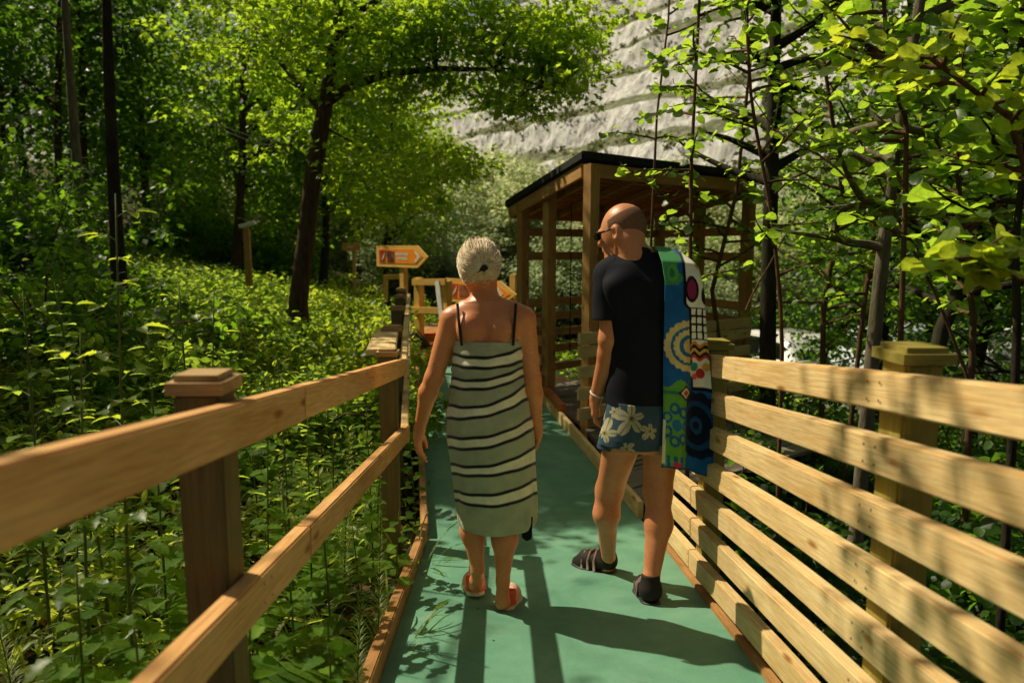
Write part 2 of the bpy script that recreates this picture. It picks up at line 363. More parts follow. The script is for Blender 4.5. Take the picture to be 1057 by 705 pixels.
def keep_sun(pos, thr=0.03, r=None):
    """Which leaves stay: crowns are thinned by where their shadow lands, to let sun onto the walkers and dapples elsewhere."""
    r = r or rng; h = pos[:, 2] + 0.4; sx = pos[:, 0] + 0.745 * h; sy = pos[:, 1] - 0.43 * h  # unseen canopy shaped for light: each leaf traced to its shadow's landing point
    el_ = (pos[:, 2] - 1.2) / np.maximum(pos[:, 1], .1); vis = (pos[:, 1] > 1) & (el_ < .42) & (np.abs(pos[:, 0]) < .8 * pos[:, 1])
    nz = np.sin(sx * 1.9 + 1.1 * np.sin(sy * 1.3)) + np.sin(sy * 2.3 + 1.7 * np.sin(sx * .9 + 1)) + .6 * np.sin(sx * 4.1 + sy * 3.3)
    p = np.where(nz > .3, .75, .16); p = np.where((sx < -5) & (sy > 4), np.where(nz > -.6, .9, .3), p)
    p = np.where((sx < -1.9) & (sx > -9) & (sy < 8.5), np.where(nz > .0, .9, .06), p)
    p = np.where((sx > -1.9) & (sx < -.3) & (sy > 1.2) & (sy < 6.5), np.where(nz > 1.2, .5, .03), p)     # ferns by the kerb
    p = np.where((sx > -6.5) & (sx < 5) & (sy > 7.2) & (sy < 17), np.where(nz > 1.3, .5, .05), p)       # the clearing with the signs
    shade = (sx > -.9) & (sx < 1.3) & (sy > 4.3) & (sy < 6.4); p = np.where(shade, np.where(nz > -1.1, 1, .25), p)
    p = np.where(vis, np.maximum(p, np.where((sx > -6.5) & (sx < 5) & (sy > 7.2) & (sy < 17), np.where(nz > .6, .8, .35), np.where(nz > -.9, 1, .5))), p)
    inb = (sx > -1.6) & (sx < 2.4) & (sy > -0.5) & (sy < 3.95 + 0.25 * np.sin(sx * 5)) & (h > 2.2); p = np.where(inb, thr, p)
    yy = np.maximum(pos[:, 1], .1); qx = 515 + 740 * pos[:, 0] / yy; qy = 255 - 740 * (pos[:, 2] - 1.22) / yy      # low boughs are missing over the clearing with the lamp and signs
    p = np.where((qx > 205) & (qx < 420) & (qy > 205 + 12 * np.sin(qx * .07)) & (qy < 340) & (pos[:, 1] < 16.5), 0, p)
    return r.random(len(pos)) < p
# ------------------------------------------------------------------ terrain
YB = 4.07; ZL = -0.494; SL = 0.1214
U = Vector((-0.118, 0.993, 0)); Vv = Vector((0.993, 0.118, 0))
def ramp_pt(x, y, h=0): return Vector((x, y, -SL * y + h))
def lev_pt(s, t, h=0): return Vector((-0.42, YB, ZL + h)) + U * s + Vv * t
def H(x, y):
    x = np.asarray(x, float); y = np.asarray(y, float)
    dz = np.where(y < YB, -SL * np.clip(y, -6, 9), ZL)
    base = dz - 0.16
    cx = np.where(y > YB, -0.42 - 0.119 * (np.clip(y, 0, 12) - YB), -0.42)
    a = np.clip(cx - 0.5 - x, 0, None)
    left = 1.55 * (1 - np.exp(-a / 3.0)) * (0.25 + 0.75 * sstep(y, 1.5, 7)) + 0.10 * np.clip(a - 6, 0, 60)
    left = left * (1 - 0.6 * sstep(y, 20, 60))
    b = np.clip(x - cx - 1.5, 0, None)
    right = -1.15 * (1 - np.exp(-b / 1.1)) * (1 - 0.55 * sstep(y, 5, 8) * sstep(-x, -4.5, -3.2))
    far = -1.0 * sstep(y, 13, 22) * sstep(x, -9, -2)
    hill = 0.16 * np.clip(y - 42, 0, 200) * (1 - 0.6 * sstep(np.abs(x), 60, 200))
    bump = 0.04 * np.sin(x * 2.1 + 1) * np.sin(y * 1.7) + 0.03 * np.sin(x * 4.7) * np.cos(y * 3.9 + 2)
    bump = bump * np.clip(np.abs(x - cx - 0.67) - 0.8, 0, 1)
    under = -0.12 * ((x > cx - 0.15) & (x < cx + 1.55))
    return base + left + right + far + hill + bump + under
n = 300
g1 = np.sinh(np.linspace(-1, 1, n) * 5.2) / np.sinh(5.2) * 600
gx, gy = np.meshgrid(g1, g1 + 6, indexing='ij')
gz = H(gx, gy)
idx = np.arange(n * n).reshape(n, n)
Fg = np.stack([idx[:-1, :-1], idx[1:, :-1], idx[1:, 1:], idx[:-1, 1:]], -1).reshape(-1, 4)
tag(link('ground', npmesh('ground', np.stack([gx, gy, gz], -1).reshape(-1, 3), Fg, M['ground'], True)), kind='structure')

# parking ground beyond the trees on the right
m_as, n_, l_, o_ = mat('pale_gravel'); tc_ = n_.new('ShaderNodeTexCoord'); t_ = noise_tex(n_, l_, tc_.outputs['Object'], 30, 8, 0.7)
r_ = ramp(n_, [(0.3, (0.12, 0.115, 0.105)), (0.7, (0.30, 0.28, 0.25))]); l_.new(t_.outputs[0], r_.inputs[0]); bsdf(n_, l_, o_, r_.outputs[0], 0.9, 0.1, bump=t_.outputs[0])
gxs, gys = np.meshgrid(np.linspace(5.5, 30, 40), np.linspace(11, 26, 30), indexing='ij')
ii = np.arange(1200).reshape(40, 30)
tag(link('parking_ground', npmesh('parking_ground', np.stack([gxs, gys, H(gxs, gys) + 0.03], -1).reshape(-1, 3),
    np.stack([ii[:-1, :-1], ii[1:, :-1], ii[1:, 1:], ii[:-1, 1:]], -1).reshape(-1, 4), m_as, True)), kind='structure')

# ------------------------------------------------------------------ quarry cliff with benches
def cliff():
    m, n, l, out = mat('quarried_rock')
    tc = n.new('ShaderNodeTexCoord'); at = n.new('ShaderNodeVertexColor'); at.layer_name = 'paint'
    mp = mapping(n, l, tc.outputs['Object'], (1, 1, 0.22)); a = noise_tex(n, l, mp.outputs[0], 0.9, 12, 0.82, 0.3)
    r = ramp(n, [(0.38, (0.16, 0.15, 0.14)), (0.46, (0.48, 0.47, 0.45)), (0.58, (0.80, 0.80, 0.79))]); l.new(a.outputs[0], r.inputs[0])
    nz = noise_tex(n, l, tc.outputs['Object'], 0.9, 8, 0.75); nr = ramp(n, [(0.36, (0.10, 0.12, 0.06)), (0.54, (0.19, 0.20, 0.13)), (0.72, (0.45, 0.44, 0.38))]); l.new(nz.outputs[0], nr.inputs[0])
    ad = n.new('ShaderNodeMath'); ad.operation = 'ADD'; l.new(at.outputs[0], ad.inputs[0])
    mm = n.new('ShaderNodeMath'); mm.operation = 'MULTIPLY_ADD'; l.new(nz.outputs[0], mm.inputs[0]); mm.inputs[1].default_value = 1.6; mm.inputs[2].default_value = -0.8; l.new(mm.outputs[0], ad.inputs[1])
    fr = ramp(n, [(0.38, (0, 0, 0)), (0.62, (1, 1, 1))]); l.new(ad.outputs[0], fr.inputs[0])
    c = mixc(n, l, 'MIX', fr.outputs[0], r.outputs[0], nr.outputs[0])
    bsdf(n, l, out, c, 0.95, 0.03, bump=a.outputs[0], bstr=0.7, bdist=0.5)
    A = np.array((62.0, 10.0)); B = np.array((-75.0, 195.0)); nn, L = 380, np.linalg.norm(B - A)
    d = (B - A) / L; nrm = np.array((-d[1], d[0])); nrm = nrm if nrm[1] > 0 else -nrm
    prof = [(-14, -3, 1), (0, 2, 1)]; x, z = 0, 2
    for k in range(9):
        for j in range(1, 7): prof.append((x + 2.6 * j / 6, z + 4.3 * j / 6, 0))
        x += 2.6; z += 4.3
        for j in range(1, 5): prof.append((x + 3.9 * j / 4, z + 2.1 * j / 4, 1))
        x += 3.9; z += 2.1
    prof.append((x + 60, z + 8, 1)); prof = np.array(prof, float); npf = len(prof)
    s = np.linspace(0, L, nn); V = np.zeros((nn, npf, 3)); C3 = np.zeros((nn, npf, 3))
    for i, si in enumerate(s):
        p0 = A + d * si
        for j, (px, pz, band) in enumerate(prof):
            o1 = mnoise.fractal(Vector((si * 0.07, pz * 0.12, 1.3)), 1.0, 2.0, 4) * 1.7
            o2 = mnoise.noise(Vector((si * 0.42, pz * 0.3, 5.1))) * 0.15 + mnoise.noise(Vector((si * 1.3, pz * 0.5, 9))) * 0.45
            lv = math.floor((pz - 2) / 6.4)
            zz = pz + (mnoise.noise(Vector((si * 0.05, lv * 3.3, 0))) * 1.3 + mnoise.noise(Vector((si * .3, pz * .1, 4))) * 0.5) * (pz > 3)
            V[i, j] = (*(p0 + nrm * (px + o1 + o2 * (1 - band * .6))), zz)
            C3[i, j] = band * .80 + .30 * (mnoise.noise(Vector((si * .09, pz * .2, 7))) + .2) + (.6 if pz < 5 else 0) 
    idx = np.arange(nn * npf).reshape(nn, npf)
    Fc = np.stack([idx[:-1, :-1], idx[1:, :-1], idx[1:, 1:], idx[:-1, 1:]], -1).reshape(-1, 4)
    tag(link('quarry_cliff', npmesh('quarry_cliff', V.reshape(-1, 3), Fc, m, False, np.clip(C3, 0, 1).reshape(-1, 3))), kind='structure')
    r = np.random.default_rng(5); pos = []
    for k in range(9):
        for _ in range(260):
            i = r.integers(0, nn); j = min(npf - 1, 2 + k * 10 + 5 + r.integers(0, 5)); c = V[i, j] + r.normal(size=3) * (1.2, 1.2, 0.2)
            if mnoise.noise(Vector((c[0] * .08, c[2] * .3, 2))) < -0.1: continue
            w = r.uniform(0.4, 1.3); pos.append(c + r.normal(size=(24, 3)) * (w, w, w * 0.5) * 0.5 + (0, 0, w * 0.2))
    for _ in range(500):
        i = r.integers(0, nn); j = r.integers(1, 14); c = V[i, j]; w = r.uniform(0.4, 1.5)
        pos.append(c + r.normal(size=(24, 3)) * (w, w, w * 0.8) * 0.5)
    pos = np.concatenate(pos)
    Vl, Fl = leaves('quad', pos, unit(len(pos), r), unit(len(pos), r), r.uniform(0.3, 0.7, len(pos)))
    tag(link('cliff_scrub', npmesh('cliff_scrub', Vl, Fl, M['leaf_scrub'])), kind='stuff')
cliff()

# ------------------------------------------------------------------ deck
def strip_mesh(name, pts_l, pts_r, th, material):
    bm = bmesh.new(); rows = []
    for a, b in zip(pts_l, pts_r):
        rows.append([bm.verts.new(a), bm.verts.new(b), bm.verts.new(Vector(b) - Vector((0, 0, th))), bm.verts.new(Vector(a) - Vector((0, 0, th)))])
    for p, q in zip(rows, rows[1:]):
        for k in range(4): bm.faces.new((p[k], p[(k + 1) % 4], q[(k + 1) % 4], q[k]))
    bm.faces.new(rows[0][::-1]); bm.faces.new(rows[-1])
    bmesh.ops.recalc_face_normals(bm, faces=bm.faces[:])
    return from_bm(name, bm, material)
pl = [ramp_pt(-0.42, -2), ramp_pt(-0.42, YB)] + [lev_pt(s, 0) for s in (2, 4, 6.25)]
pr = [ramp_pt(0.92, -2), ramp_pt(0.92, YB + 0.12)] + [lev_pt(s, 1.33) for s in (2, 4, 6.25)]
pl[1].z = pr[1].z = ZL
tag(link('path', strip_mesh('path', pl, pr, 0.06, M['deck'])), kind='structure')

M['captop'] = wood('weathered_cap', (0.62, 0.42, 0.20), (0.40, 0.25, 0.11), 0.7, 0.3, (0.25, 0.19, 0.08))
def capped_post(parent, x0, x1, y0, y1, zbot, ztop, material, cap=0.018, capmat=None):
    cx, cyy = (x0 + x1) / 2, (y0 + y1) / 2
    p = board('post', (cx, cyy, zbot), (cx, cyy, ztop), abs(y1 - y0), abs(x1 - x0), material, parent, up=(1, 0, 0), bev=0.006)
    # bevelled cap: wide slab with a chamfered top
    bm = bmesh.new(); bmesh.ops.create_cube(bm, size=1)
    for v in bm.verts: v.co = Vector((v.co.x * (x1 - x0 + 2 * cap), v.co.y * (y1 - y0 + 2 * cap), v.co.z * 0.04))
    top = [e for e in bm.edges if all(v.co.z > 0 for v in e.verts)]
    bmesh.ops.bevel(bm, geom=top, offset=0.014, segments=2, affect='EDGES')
    link('cap', from_bm('cap', bm, capmat or material), p, Matrix.Translation((cx, cyy, ztop + 0.0205)))
    return p

# left ramp fence -------------------------------------------------------------
f = thing('ramp_fence', ramp_pt(-0.6, 1.5, -0.2), 'two rail timber fence with capped posts beside the woodland edge of the ramp', 'fence')
for h, y1 in ((1.08, 4.12), (0.68, 4.16)):
    board('rail', ramp_pt(-0.5525, -1.2, h - 0.0475), ramp_pt(-0.5525, 1.93, h - 0.0475), 0.045, 0.095, M['rail'], f, wob=0.004)
    board('rail', ramp_pt(-0.5525, 1.935, h - 0.0475), ramp_pt(-0.5525, y1, h - 0.0475), 0.045, 0.093, M['rail'], f, wob=0.004)
for y in (-0.6, 1.46, 3.95):
    capped_post(f, -0.672, -0.577, y, y + 0.095, -SL * y - 0.5, -SL * y + 1.095, M['post'], 0.011, M['captop'])
LF = f
# left level fence
f = thing('level_fence', lev_pt(3, -0.2, -0.1), 'narrow timber fence seen end on, running along the level boardwalk towards the steps', 'fence')
for h in (1.06, 0.66):
    board('rail', lev_pt(0.12, -0.13, h - 0.0475), lev_pt(6.1, -0.13, h - 0.0475), 0.045, 0.095, M['plank'], f, wob=0.003)
for s in (1.15, 2.9, 4.5, 6.0):
    c = lev_pt(s, -0.22); capped_post(f, c.x - 0.055, c.x + 0.055, c.y - 0.055, c.y + 0.055, ZL - 0.5, ZL + 1.11, M['post'], 0.018, M['captop'])
# broad top boards where the two fences meet
board('corner_shelf', lev_pt(0.15, -0.26, 1.10), lev_pt(1.05, -0.26, 1.10), 0.17, 0.035, M['plank'], f)
# kerbs
k = thing('kerb_board', ramp_pt(-0.44, 2, 0), 'brown kerb plank between the ramp edge and the ferns', 'kerb')
board('plank', ramp_pt(-0.4445, -1.5, 0.02), ramp_pt(-0.4445, YB - 0.02, 0.02), 0.045, 0.13, M['kerb'], k, wob=0.003)
V1, F1 = tube([ramp_pt(-0.495, y, 0.0) for y in np.linspace(-1.5, 4, 12)], 0.022, 8)
link('drain_pipe', npmesh('drain_pipe', V1, quads_to_faces(F1), M['black'], True), k)
k = thing('kerb_board', lev_pt(3, -0.03), 'long low kerb plank under the end on fence of the level boardwalk', 'kerb')
board('plank', lev_pt(0.03, -0.024, 0.02), lev_pt(6.2, -0.024, 0.02), 0.045, 0.13, M['kerb'], k)

# right ramp fence --------------------------------------------------------------
f = thing('plank_fence', ramp_pt(0.96, 1.7, 0), 'closely boarded pale plank fence with mossy yellow posts beside the man', 'fence')
tops = [1.125, 0.965, 0.805, 0.645, 0.485, 0.325, 0.165]
for i, h in enumerate(tops):
    jt = 1.0 + 0.0 * i
    board('plank', ramp_pt(0.9425, -1.2, h - 0.0475), ramp_pt(0.9425, 3.3, h - 0.0475), 0.043, 0.095, M['plank'], f, wob=0.006)
    board('plank', ramp_pt(0.9425, 3.305, h - 0.0475), ramp_pt(0.9425, YB + 0.16, h - 0.0475), 0.043, 0.094, M['plank'], f, wob=0.003)
for y in (-0.4, 1.66, 3.24):
    capped_post(f, 0.966, 1.058, y, y + 0.11, -SL * y - 0.9, -SL * y + 1.145, M['post_yellow'])
board('kerb', ramp_pt(0.9355, -1.5, -0.005), ramp_pt(0.9355, YB + 0.1, -0.005), 0.03, 0.09, M['kerb'], f)
def nails(fence, pts, nrm, r_=.0036):
    bm = bmesh.new(); bmesh.ops.create_circle(bm, cap_ends=True, radius=r_, segments=8); me = from_bm('nail', bm, M['black']); rot = Vector(nrm).to_track_quat('Z', 'Y').to_matrix().to_4x4()
    for q in pts: link('nail', me, fence, Matrix.Translation(q) @ rot)
nails(f, [ramp_pt(0.9200, y + dy_, h - .0475 + dz) for h in tops for y in (1.66, 3.24) for dy_ in (.03, .085) for dz in (.022, -.022)], (-1, 0, 0))
nails(LF, [ramp_pt(-0.529, y + dy_, h - .0475 + dz) for h in (1.08, .68) for y in (1.52, 3.95) for dy_ in (.02, .07) for dz in (.022, -.022)], (1, 0, 0))
k = thing('kerb_beam', lev_pt(3.4, 1.36), 'orange brown beam on a pale board edging the shelter floor', 'kerb')
board('lower_board', lev_pt(0.16, 1.352, 0.045), lev_pt(4.5, 1.352, 0.045), 0.04, 0.12, M['plank'], k)
board('upper_beam', lev_pt(2.7, 1.372, 0.139), lev_pt(4.5, 1.372, 0.139), 0.08, 0.066, M['redwood'], k)

# ------------------------------------------------------------------ shelter
A = G(607, 442, ZL); B = G(566, 414, ZL); C_ = G(539.5, 402, ZL)
rN = P(601, 155, 6.65); rL = P(521, 207, 8.95); rR = P(786, 178, 8.2)
e1 = (rR - rN); e2 = (rL - rN); e2z = e2.z / Vector((e2.x, e2.y)).length
sh = thing('timber_shelter', (A + C_) / 2 + Vector((1.1, 0.6, 0)), 'open timber shelter with a sloping black felt roof beside the boardwalk', 'shelter')
def roof_z(p):                  # underside height of the roof above a plan point
    m2 = Matrix(((e1.x, e2.x), (e1.y, e2.y))).inverted() @ Vector((p.x - rN.x, p.y - rN.y))
    return rN.z + m2[0] * e1.z + m2[1] * e2.z
def plan(a, b): return rN + e1 * a + e2 * b
# roof slab
bm = bmesh.new(); vs = []
for dz in (0, -0.085):
    for a, b in ((0, 0), (1, 0), (1, 1), (0, 1)):
        q = plan(a, b); vs.append(bm.verts.new((q.x, q.y, q.z + dz)))
bm.faces.new(vs[0:4]); bm.faces.new(vs[7:3:-1])
for k in range(4): bm.faces.new((vs[k], vs[k + 4], vs[(k + 1) % 4 + 4], vs[(k + 1) % 4]))
bmesh.ops.recalc_face_normals(bm, faces=bm.faces[:]); bmesh.ops.bevel(bm, geom=bm.edges[:], offset=0.012, segments=2, affect='EDGES')
link('roof', from_bm('roof', bm, M['felt']), sh)
def up_n(): return e1.cross(e2).normalized() if e1.cross(e2).z > 0 else -e1.cross(e2).normalized()
un = up_n()
fz = Vector((0, 0, -0.16))
for (a0, b0), (a1, b1) in (((.02, .03), (.02, .97)), ((.03, .02), (.97, .02)), ((.98, .03), (.98, .97)), ((.03, .98), (.97, .98))):
    board('fascia', plan(a0, b0) + fz, plan(a1, b1) + fz, 0.04, 0.13, M['shed'], sh)
for i in range(15):
    b = 0.055 + 0.89 * i / 14
    board('ceiling_board', plan(.045, b) + Vector((0, 0, -0.106)), plan(.955, b) + Vector((0, 0, -0.106)), 0.105, 0.022, M['shedred'], sh, up=un)
for i in range(5):
    a = 0.12 + 0.76 * i / 4
    board('rafter', plan(a, .05) + Vector((0, 0, -0.155)), plan(a, .95) + Vector((0, 0, -0.155)), 0.045, 0.07, M['shed'], sh)
fr_dir = Vector((e1.x, e1.y, 0)).normalized()
D = C_ + fr_dir * 2.35; Ee = A + fr_dir * 2.35
for q in (A, B, C_, D, Ee, (C_ + D) / 2, (D + Ee) / 2):
    board('post', (q.x, q.y, ZL - 0.7), (q.x, q.y, roof_z(q) - 0.13), 0.11, 0.11, M['shed'], sh, up=fr_dir)
hs_ = [1.39, 1.11, 0.56, 0.39, 0.19, -0.01, -0.24]
off = Vector((0, 0, 0))
for q0, q1, zs in ((C_, D, hs_), (D, Ee, hs_), (C_, B, hs_[3:])):
    nrm_ = (q1 - q0).cross(Vector((0, 0, 1))).normalized() * 0.078
    for z in zs:
        a = Vector((q0.x, q0.y, z)) + nrm_; b = Vector((q1.x, q1.y, z)) + nrm_
        board('wall_plank', a, b, 0.04, 0.095, M['shed'], sh, wob=0.002)
for z in (.385, .262, .075, -.13, -.32):
    a = A - fr_dir * .20; q = Ee; nr_ = Vector((fr_dir.y, -fr_dir.x, 0)) * .078
    board('wall_plank', Vector((a.x, a.y, z)) + nr_, Vector((q.x, q.y, z)) + nr_, 0.04, 0.11, M['plank'], sh, wob=.002)
# grey floor boards
A0_ = lev_pt(0.45, 1.44)
for i in range(34):
    t = (i + 0.5) / 34; a = (A.lerp(C_, (t - .55) / .45) if t > .55 else A0_.lerp(A, t / .55)); b = a + fr_dir * 2.45
    a = a - fr_dir * 0.02; a.z = b.z = ZL + 0.0
    board('floor_board', a, b, 0.118, 0.03, M['grey_deck'], sh, bev=0.003)
Vc, Fc_ = tube([plan(.20, .55) + Vector((0, 0, -0.2)), plan(.20, .55) + Vector((0, 0, -1.9))], 0.006, 6)
link('hanging_cord', npmesh('hanging_cord', Vc, quads_to_faces(Fc_), M['black'], True), sh)

# ------------------------------------------------------------------ signs, steps and rails at the end of the boardwalk
def flat(name, pts, y, th, material, parent, fy=0.0):
    """Upright plate: pts are (x,z), front face at y, thickness th away from the camera."""
    bm = bmesh.new(); a = [bm.verts.new((p[0], y, p[1])) for p in pts]; b = [bm.verts.new((p[0], y + th, p[1])) for p in pts]
    bm.faces.new(a); bm.faces.new(b[::-1]); n = len(a)
    for k in range(n): bm.faces.new((a[k], b[k], b[(k + 1) % n], a[(k + 1) % n]))
    bmesh.ops.recalc_face_normals(bm, faces=bm.faces[:]); return link(name, from_bm(name, bm, material), parent)
def arrow_sign(x0, x1, xt, yt, yb, Y, label, post_px, sc=1.0):
    a = P(x0, yt, Y); b = P(x1, yb, Y); t = P(xt, (yt + yb) / 2, Y); g = float(H(post_px, Y))
    bp = P(post_px, yb, Y); gz = float(H(bp.x, Y + .07))
    s = thing('arrow_sign', (bp.x, Y, gz), label, 'sign')
    z0, z1 = b.z, a.z; h = z1 - z0; xa, xb = a.x, b.x; zc = (z0 + z1) / 2
    flat('board', [(xa, z0), (xb, z0), (t.x, zc), (xb, z1 + 0.0), (xa, z1)], Y, 0.03, M['gold'], s)
    m_ = h * 0.17
    flat('orange_panel', [(xa + m_, z0 + m_), (xb - m_ * .3, z0 + m_), (t.x - m_ * 1.3, zc), (xb - m_ * .3, z1 - m_), (xa + m_, z1 - m_)], Y - 0.006, 0.005, M['orange'], s)
    wpan = (xb - xa)
    flat('picture_red', [(xa + m_ * 1.3, z0 + m_ * 1.4), (xa + m_ * 1.3 + wpan * .14, z0 + m_ * 1.2), (xa + m_ * 1.3 + wpan * .17, z1 - m_ * 1.3), (xa + m_ * 1.2, z1 - m_ * 1.3)], Y - 0.010, 0.003, M['maroon'], s)
    flat('picture_white', [(xa + m_ * 1.3 + wpan * .06, z0 + m_ * 1.6), (xa + m_ * 1.3 + wpan * .12, z0 + m_ * 2.6), (xa + m_ * 1.3 + wpan * .16, z1 - m_ * 1.6), (xa + m_ * 1.3 + wpan * .10, z1 - m_ * 2.9)], Y - 0.014, 0.003, M['white'], s)
    flat('picture_dark', [(xa + m_ * 1.3 + wpan * .19, z0 + m_ * 1.3), (xa + m_ * 1.3 + wpan * .38, z0 + m_ * 1.3), (xa + m_ * 1.3 + wpan * .38, z1 - m_ * 1.6), (xa + m_ * 1.3 + wpan * .19, z1 - m_ * 1.4)], Y - 0.010, 0.003, M['photo'], s)
    # two rows of small white lettering
    for row, (u0, u1) in enumerate(((0.50, 0.80), (0.53, 0.78))):
        zc2 = zc + h * (0.10 if row == 0 else -0.10); u = u0
        r = random.Random(row + int(x0)); bm = bmesh.new()
        while u < u1:
            w = r.uniform(0.022, 0.036); x_ = xa + wpan * u; hh = h * 0.062
            a0 = [bm.verts.new((x_ + dx, Y - 0.009, zc2 + dz)) for dx, dz in ((0, -hh), (wpan * w, -hh), (wpan * w, hh), (0, hh))]
            bm.faces.new(a0); u += w + 0.010
        link('lettering', from_bm('lettering', bm, M['white']), s)
    cw = h * 0.13; cx0 = xb - m_ * 0.9; q = h * 0.25
    flat('chevron', [(cx0, zc + q), (cx0 + cw, zc + q), (cx0 + cw + q * .8, zc), (cx0 + cw, zc - q), (cx0, zc - q), (cx0 + q * .8, zc)], Y - 0.010, 0.003, M['white'], s)
    return s, gz
s, gz = arrow_sign(381, 434, 446, 253.5, 276, 12.4, 'orange arrow sign on a single post, standing free beside the path', 413)
SIGN1 = s
q = P(413, 260, 12.47); board('post', (q.x, 12.475, gz - .2), (q.x, 12.475, P(413, 256, 12.4).z), 0.09, 0.09, M['gold'], s, up=(1, 0, 0))
s, gz = arrow_sign(455, 516, 533, 289, 314, 11.3, 'orange arrow sign fixed low on the rails behind the woman', 494)
SIGN2 = s
for px in (486, 502):
    q = P(px, 300, 11.37); board('post', (q.x, 11.375, float(H(q.x, 11.4)) - .2), (q.x, 11.375, P(px, 285, 11.3).z), 0.09, 0.08, M['gold'], s, up=(1, 0, 0))
SIGN1.rotation_euler = (0, 0, R(-50)); SIGN1.scale = (1.5, 1, 1)
SIGN2.rotation_euler = (0, 0, R(-50)); SIGN2.scale = (1.5, 1, 1)
# the small far sign
Y = 17.5; a = P(353, 251, Y); b = P(372, 259, Y)
s = thing('small_sign', (P(362, 259, Y).x, Y, float(H(P(362, 259, Y).x, Y))), 'small faded orange sign on a thin post among the shrubs', 'sign')
flat('board', [(a.x, b.z), (b.x, b.z), (b.x, a.z), (a.x, a.z)], Y, 0.03, M['gold'], s)
flat('orange_panel', [(a.x + .05, b.z + .04), (b.x - .05, b.z + .04), (b.x - .05, a.z - .04), (a.x + .05, a.z - .04)], Y - 0.006, 0.005, M['orange'], s)
flat('white_mark', [(a.x + .12, b.z + .07), (b.x - .16, b.z + .07), (b.x - .14, a.z - .07), (a.x + .14, a.z - .07)], Y - 0.010, 0.003, M['white'], s)
q = P(365, 259, Y + .06); board('post', (q.x, Y + .075, float(H(q.x, Y)) - .2), (q.x, Y + .075, a.z - .05), 0.08, 0.08, M['gold'], s, up=(1, 0, 0))
# steps
st = thing('timber_steps', lev_pt(6.4, 0.66, 0), 'flight of reddish brown timber steps at the end of the green boardwalk', 'steps')
for k in range(3):
    z = 0.125 * (k + 1)
    board('riser', lev_pt(6.28 + 0.3 * k, -0.02, z - 0.0625), lev_pt(6.28 + 0.3 * k, 1.40, z - 0.0625), 0.03, 0.12, M['kerb'], st)
    board('tread', lev_pt(6.41 + 0.3 * k, -0.05, z + 0.016), lev_pt(6.41 + 0.3 * k, 1.42, z + 0.016), 0.30, 0.03, M['redwood'], st)
board('landing', lev_pt(7.06, 0.7, 0.355), lev_pt(8.6, 0.7, 0.355), 1.5, 0.05, M['kerb'], st)
# rails by the steps
rl = thing('hand_rail', lev_pt(6.5, 0, 0), 'golden timber hand rail with two bars on the left of the steps', 'railing')
Yr = 10.75
for px, t, bt in ((421, 287, 372), (453, 289, 350)):
    a = P(px, t, Yr); b = P(px, bt, Yr); board('post', b - Vector((0, 0, .15)), a, 0.10, 0.10, M['gold'], rl, up=(1, 0, 0))
for py in (292, 321):
    board('rail', P(417, py, Yr - 0.075), P(456, py - 2, Yr - 0.075), 0.04, 0.095, M['gold'], rl)
rl2 = thing('hand_rail', P(527, 330, 10.9), 'golden post and rails between the arrow sign and the shelter', 'railing')
for px, t in ((531, 283), (517, 300)):
    board('post', P(px, 380, 10.9), P(px, t, 10.9), 0.09, 0.09, M['gold'], rl2, up=(1, 0, 0))
for py in (318, 345):
    board('rail', P(500, py, 10.82), P(536, py, 10.82), 0.04, 0.095, M['gold'], rl2)
for q_ in (rl, rl2): q_.rotation_euler = (0, 0, R(-42)); q_.scale = (1.3, 1, 1)
s = thing('white_board', P(446, 320, 10.4), 'white painted board leaning against the hand rail left of the low sign', 'board')
board('board', P(456, 326, 10.5), P(444, 289, 10.62), 0.02, 0.085, M['white'], s, up=(1, 0, 0.2))
board('batten', P(456, 327, 10.535), P(444, 290, 10.655), 0.03, 0.05, M['gold'], s, up=(1, 0, 0.2))
s.rotation_euler = (0, 0, R(-35)); s.location.y -= .35
s = thing('barrier', P(408, 300, 14), 'low timber barrier half hidden in shrubs behind the free standing arrow sign', 'barrier')
for px in (398, 418): board('post', P(px, 312, 14.0), P(px, 285, 14.0), 0.08, 0.08, M['gold'], s, up=(1, 0, 0))
board('rail', P(396, 286, 13.93), P(420, 286, 13.93), 0.05, 0.09, M['gold'], s)
# black bag on the steps
def blob(name, parts_, material, parent, res=0.012):
    V_, F_ = sdf_mesh(parts_, res); return link(name, npmesh(name, V_, F_, material, True), parent)
# post lamp in the wood
Y = 12.5; a = P(254.5, 236, Y); g = float(H(a.x, Y))
s = thing('post_lamp', (a.x, Y, g), 'slim wooden post with a small white lamp head, alone among the shrubs', 'lamp')
board('post', (a.x, Y, g - .2), a, 0.10, 0.10, M['shed'], s, up=(1, 0, 0))
board('lamp_head', a + Vector((-0.10, -.02, 0.03)), a + Vector((0.17, -.05, 0.10)), 0.12, 0.06, M['white'], s)
board('bracket', a + Vector((0, 0.02, -0.05)), a + Vector((0.02, -0.02, 0.04)), 0.03, 0.03, M['steel'], s, up=(1, 0, 0))
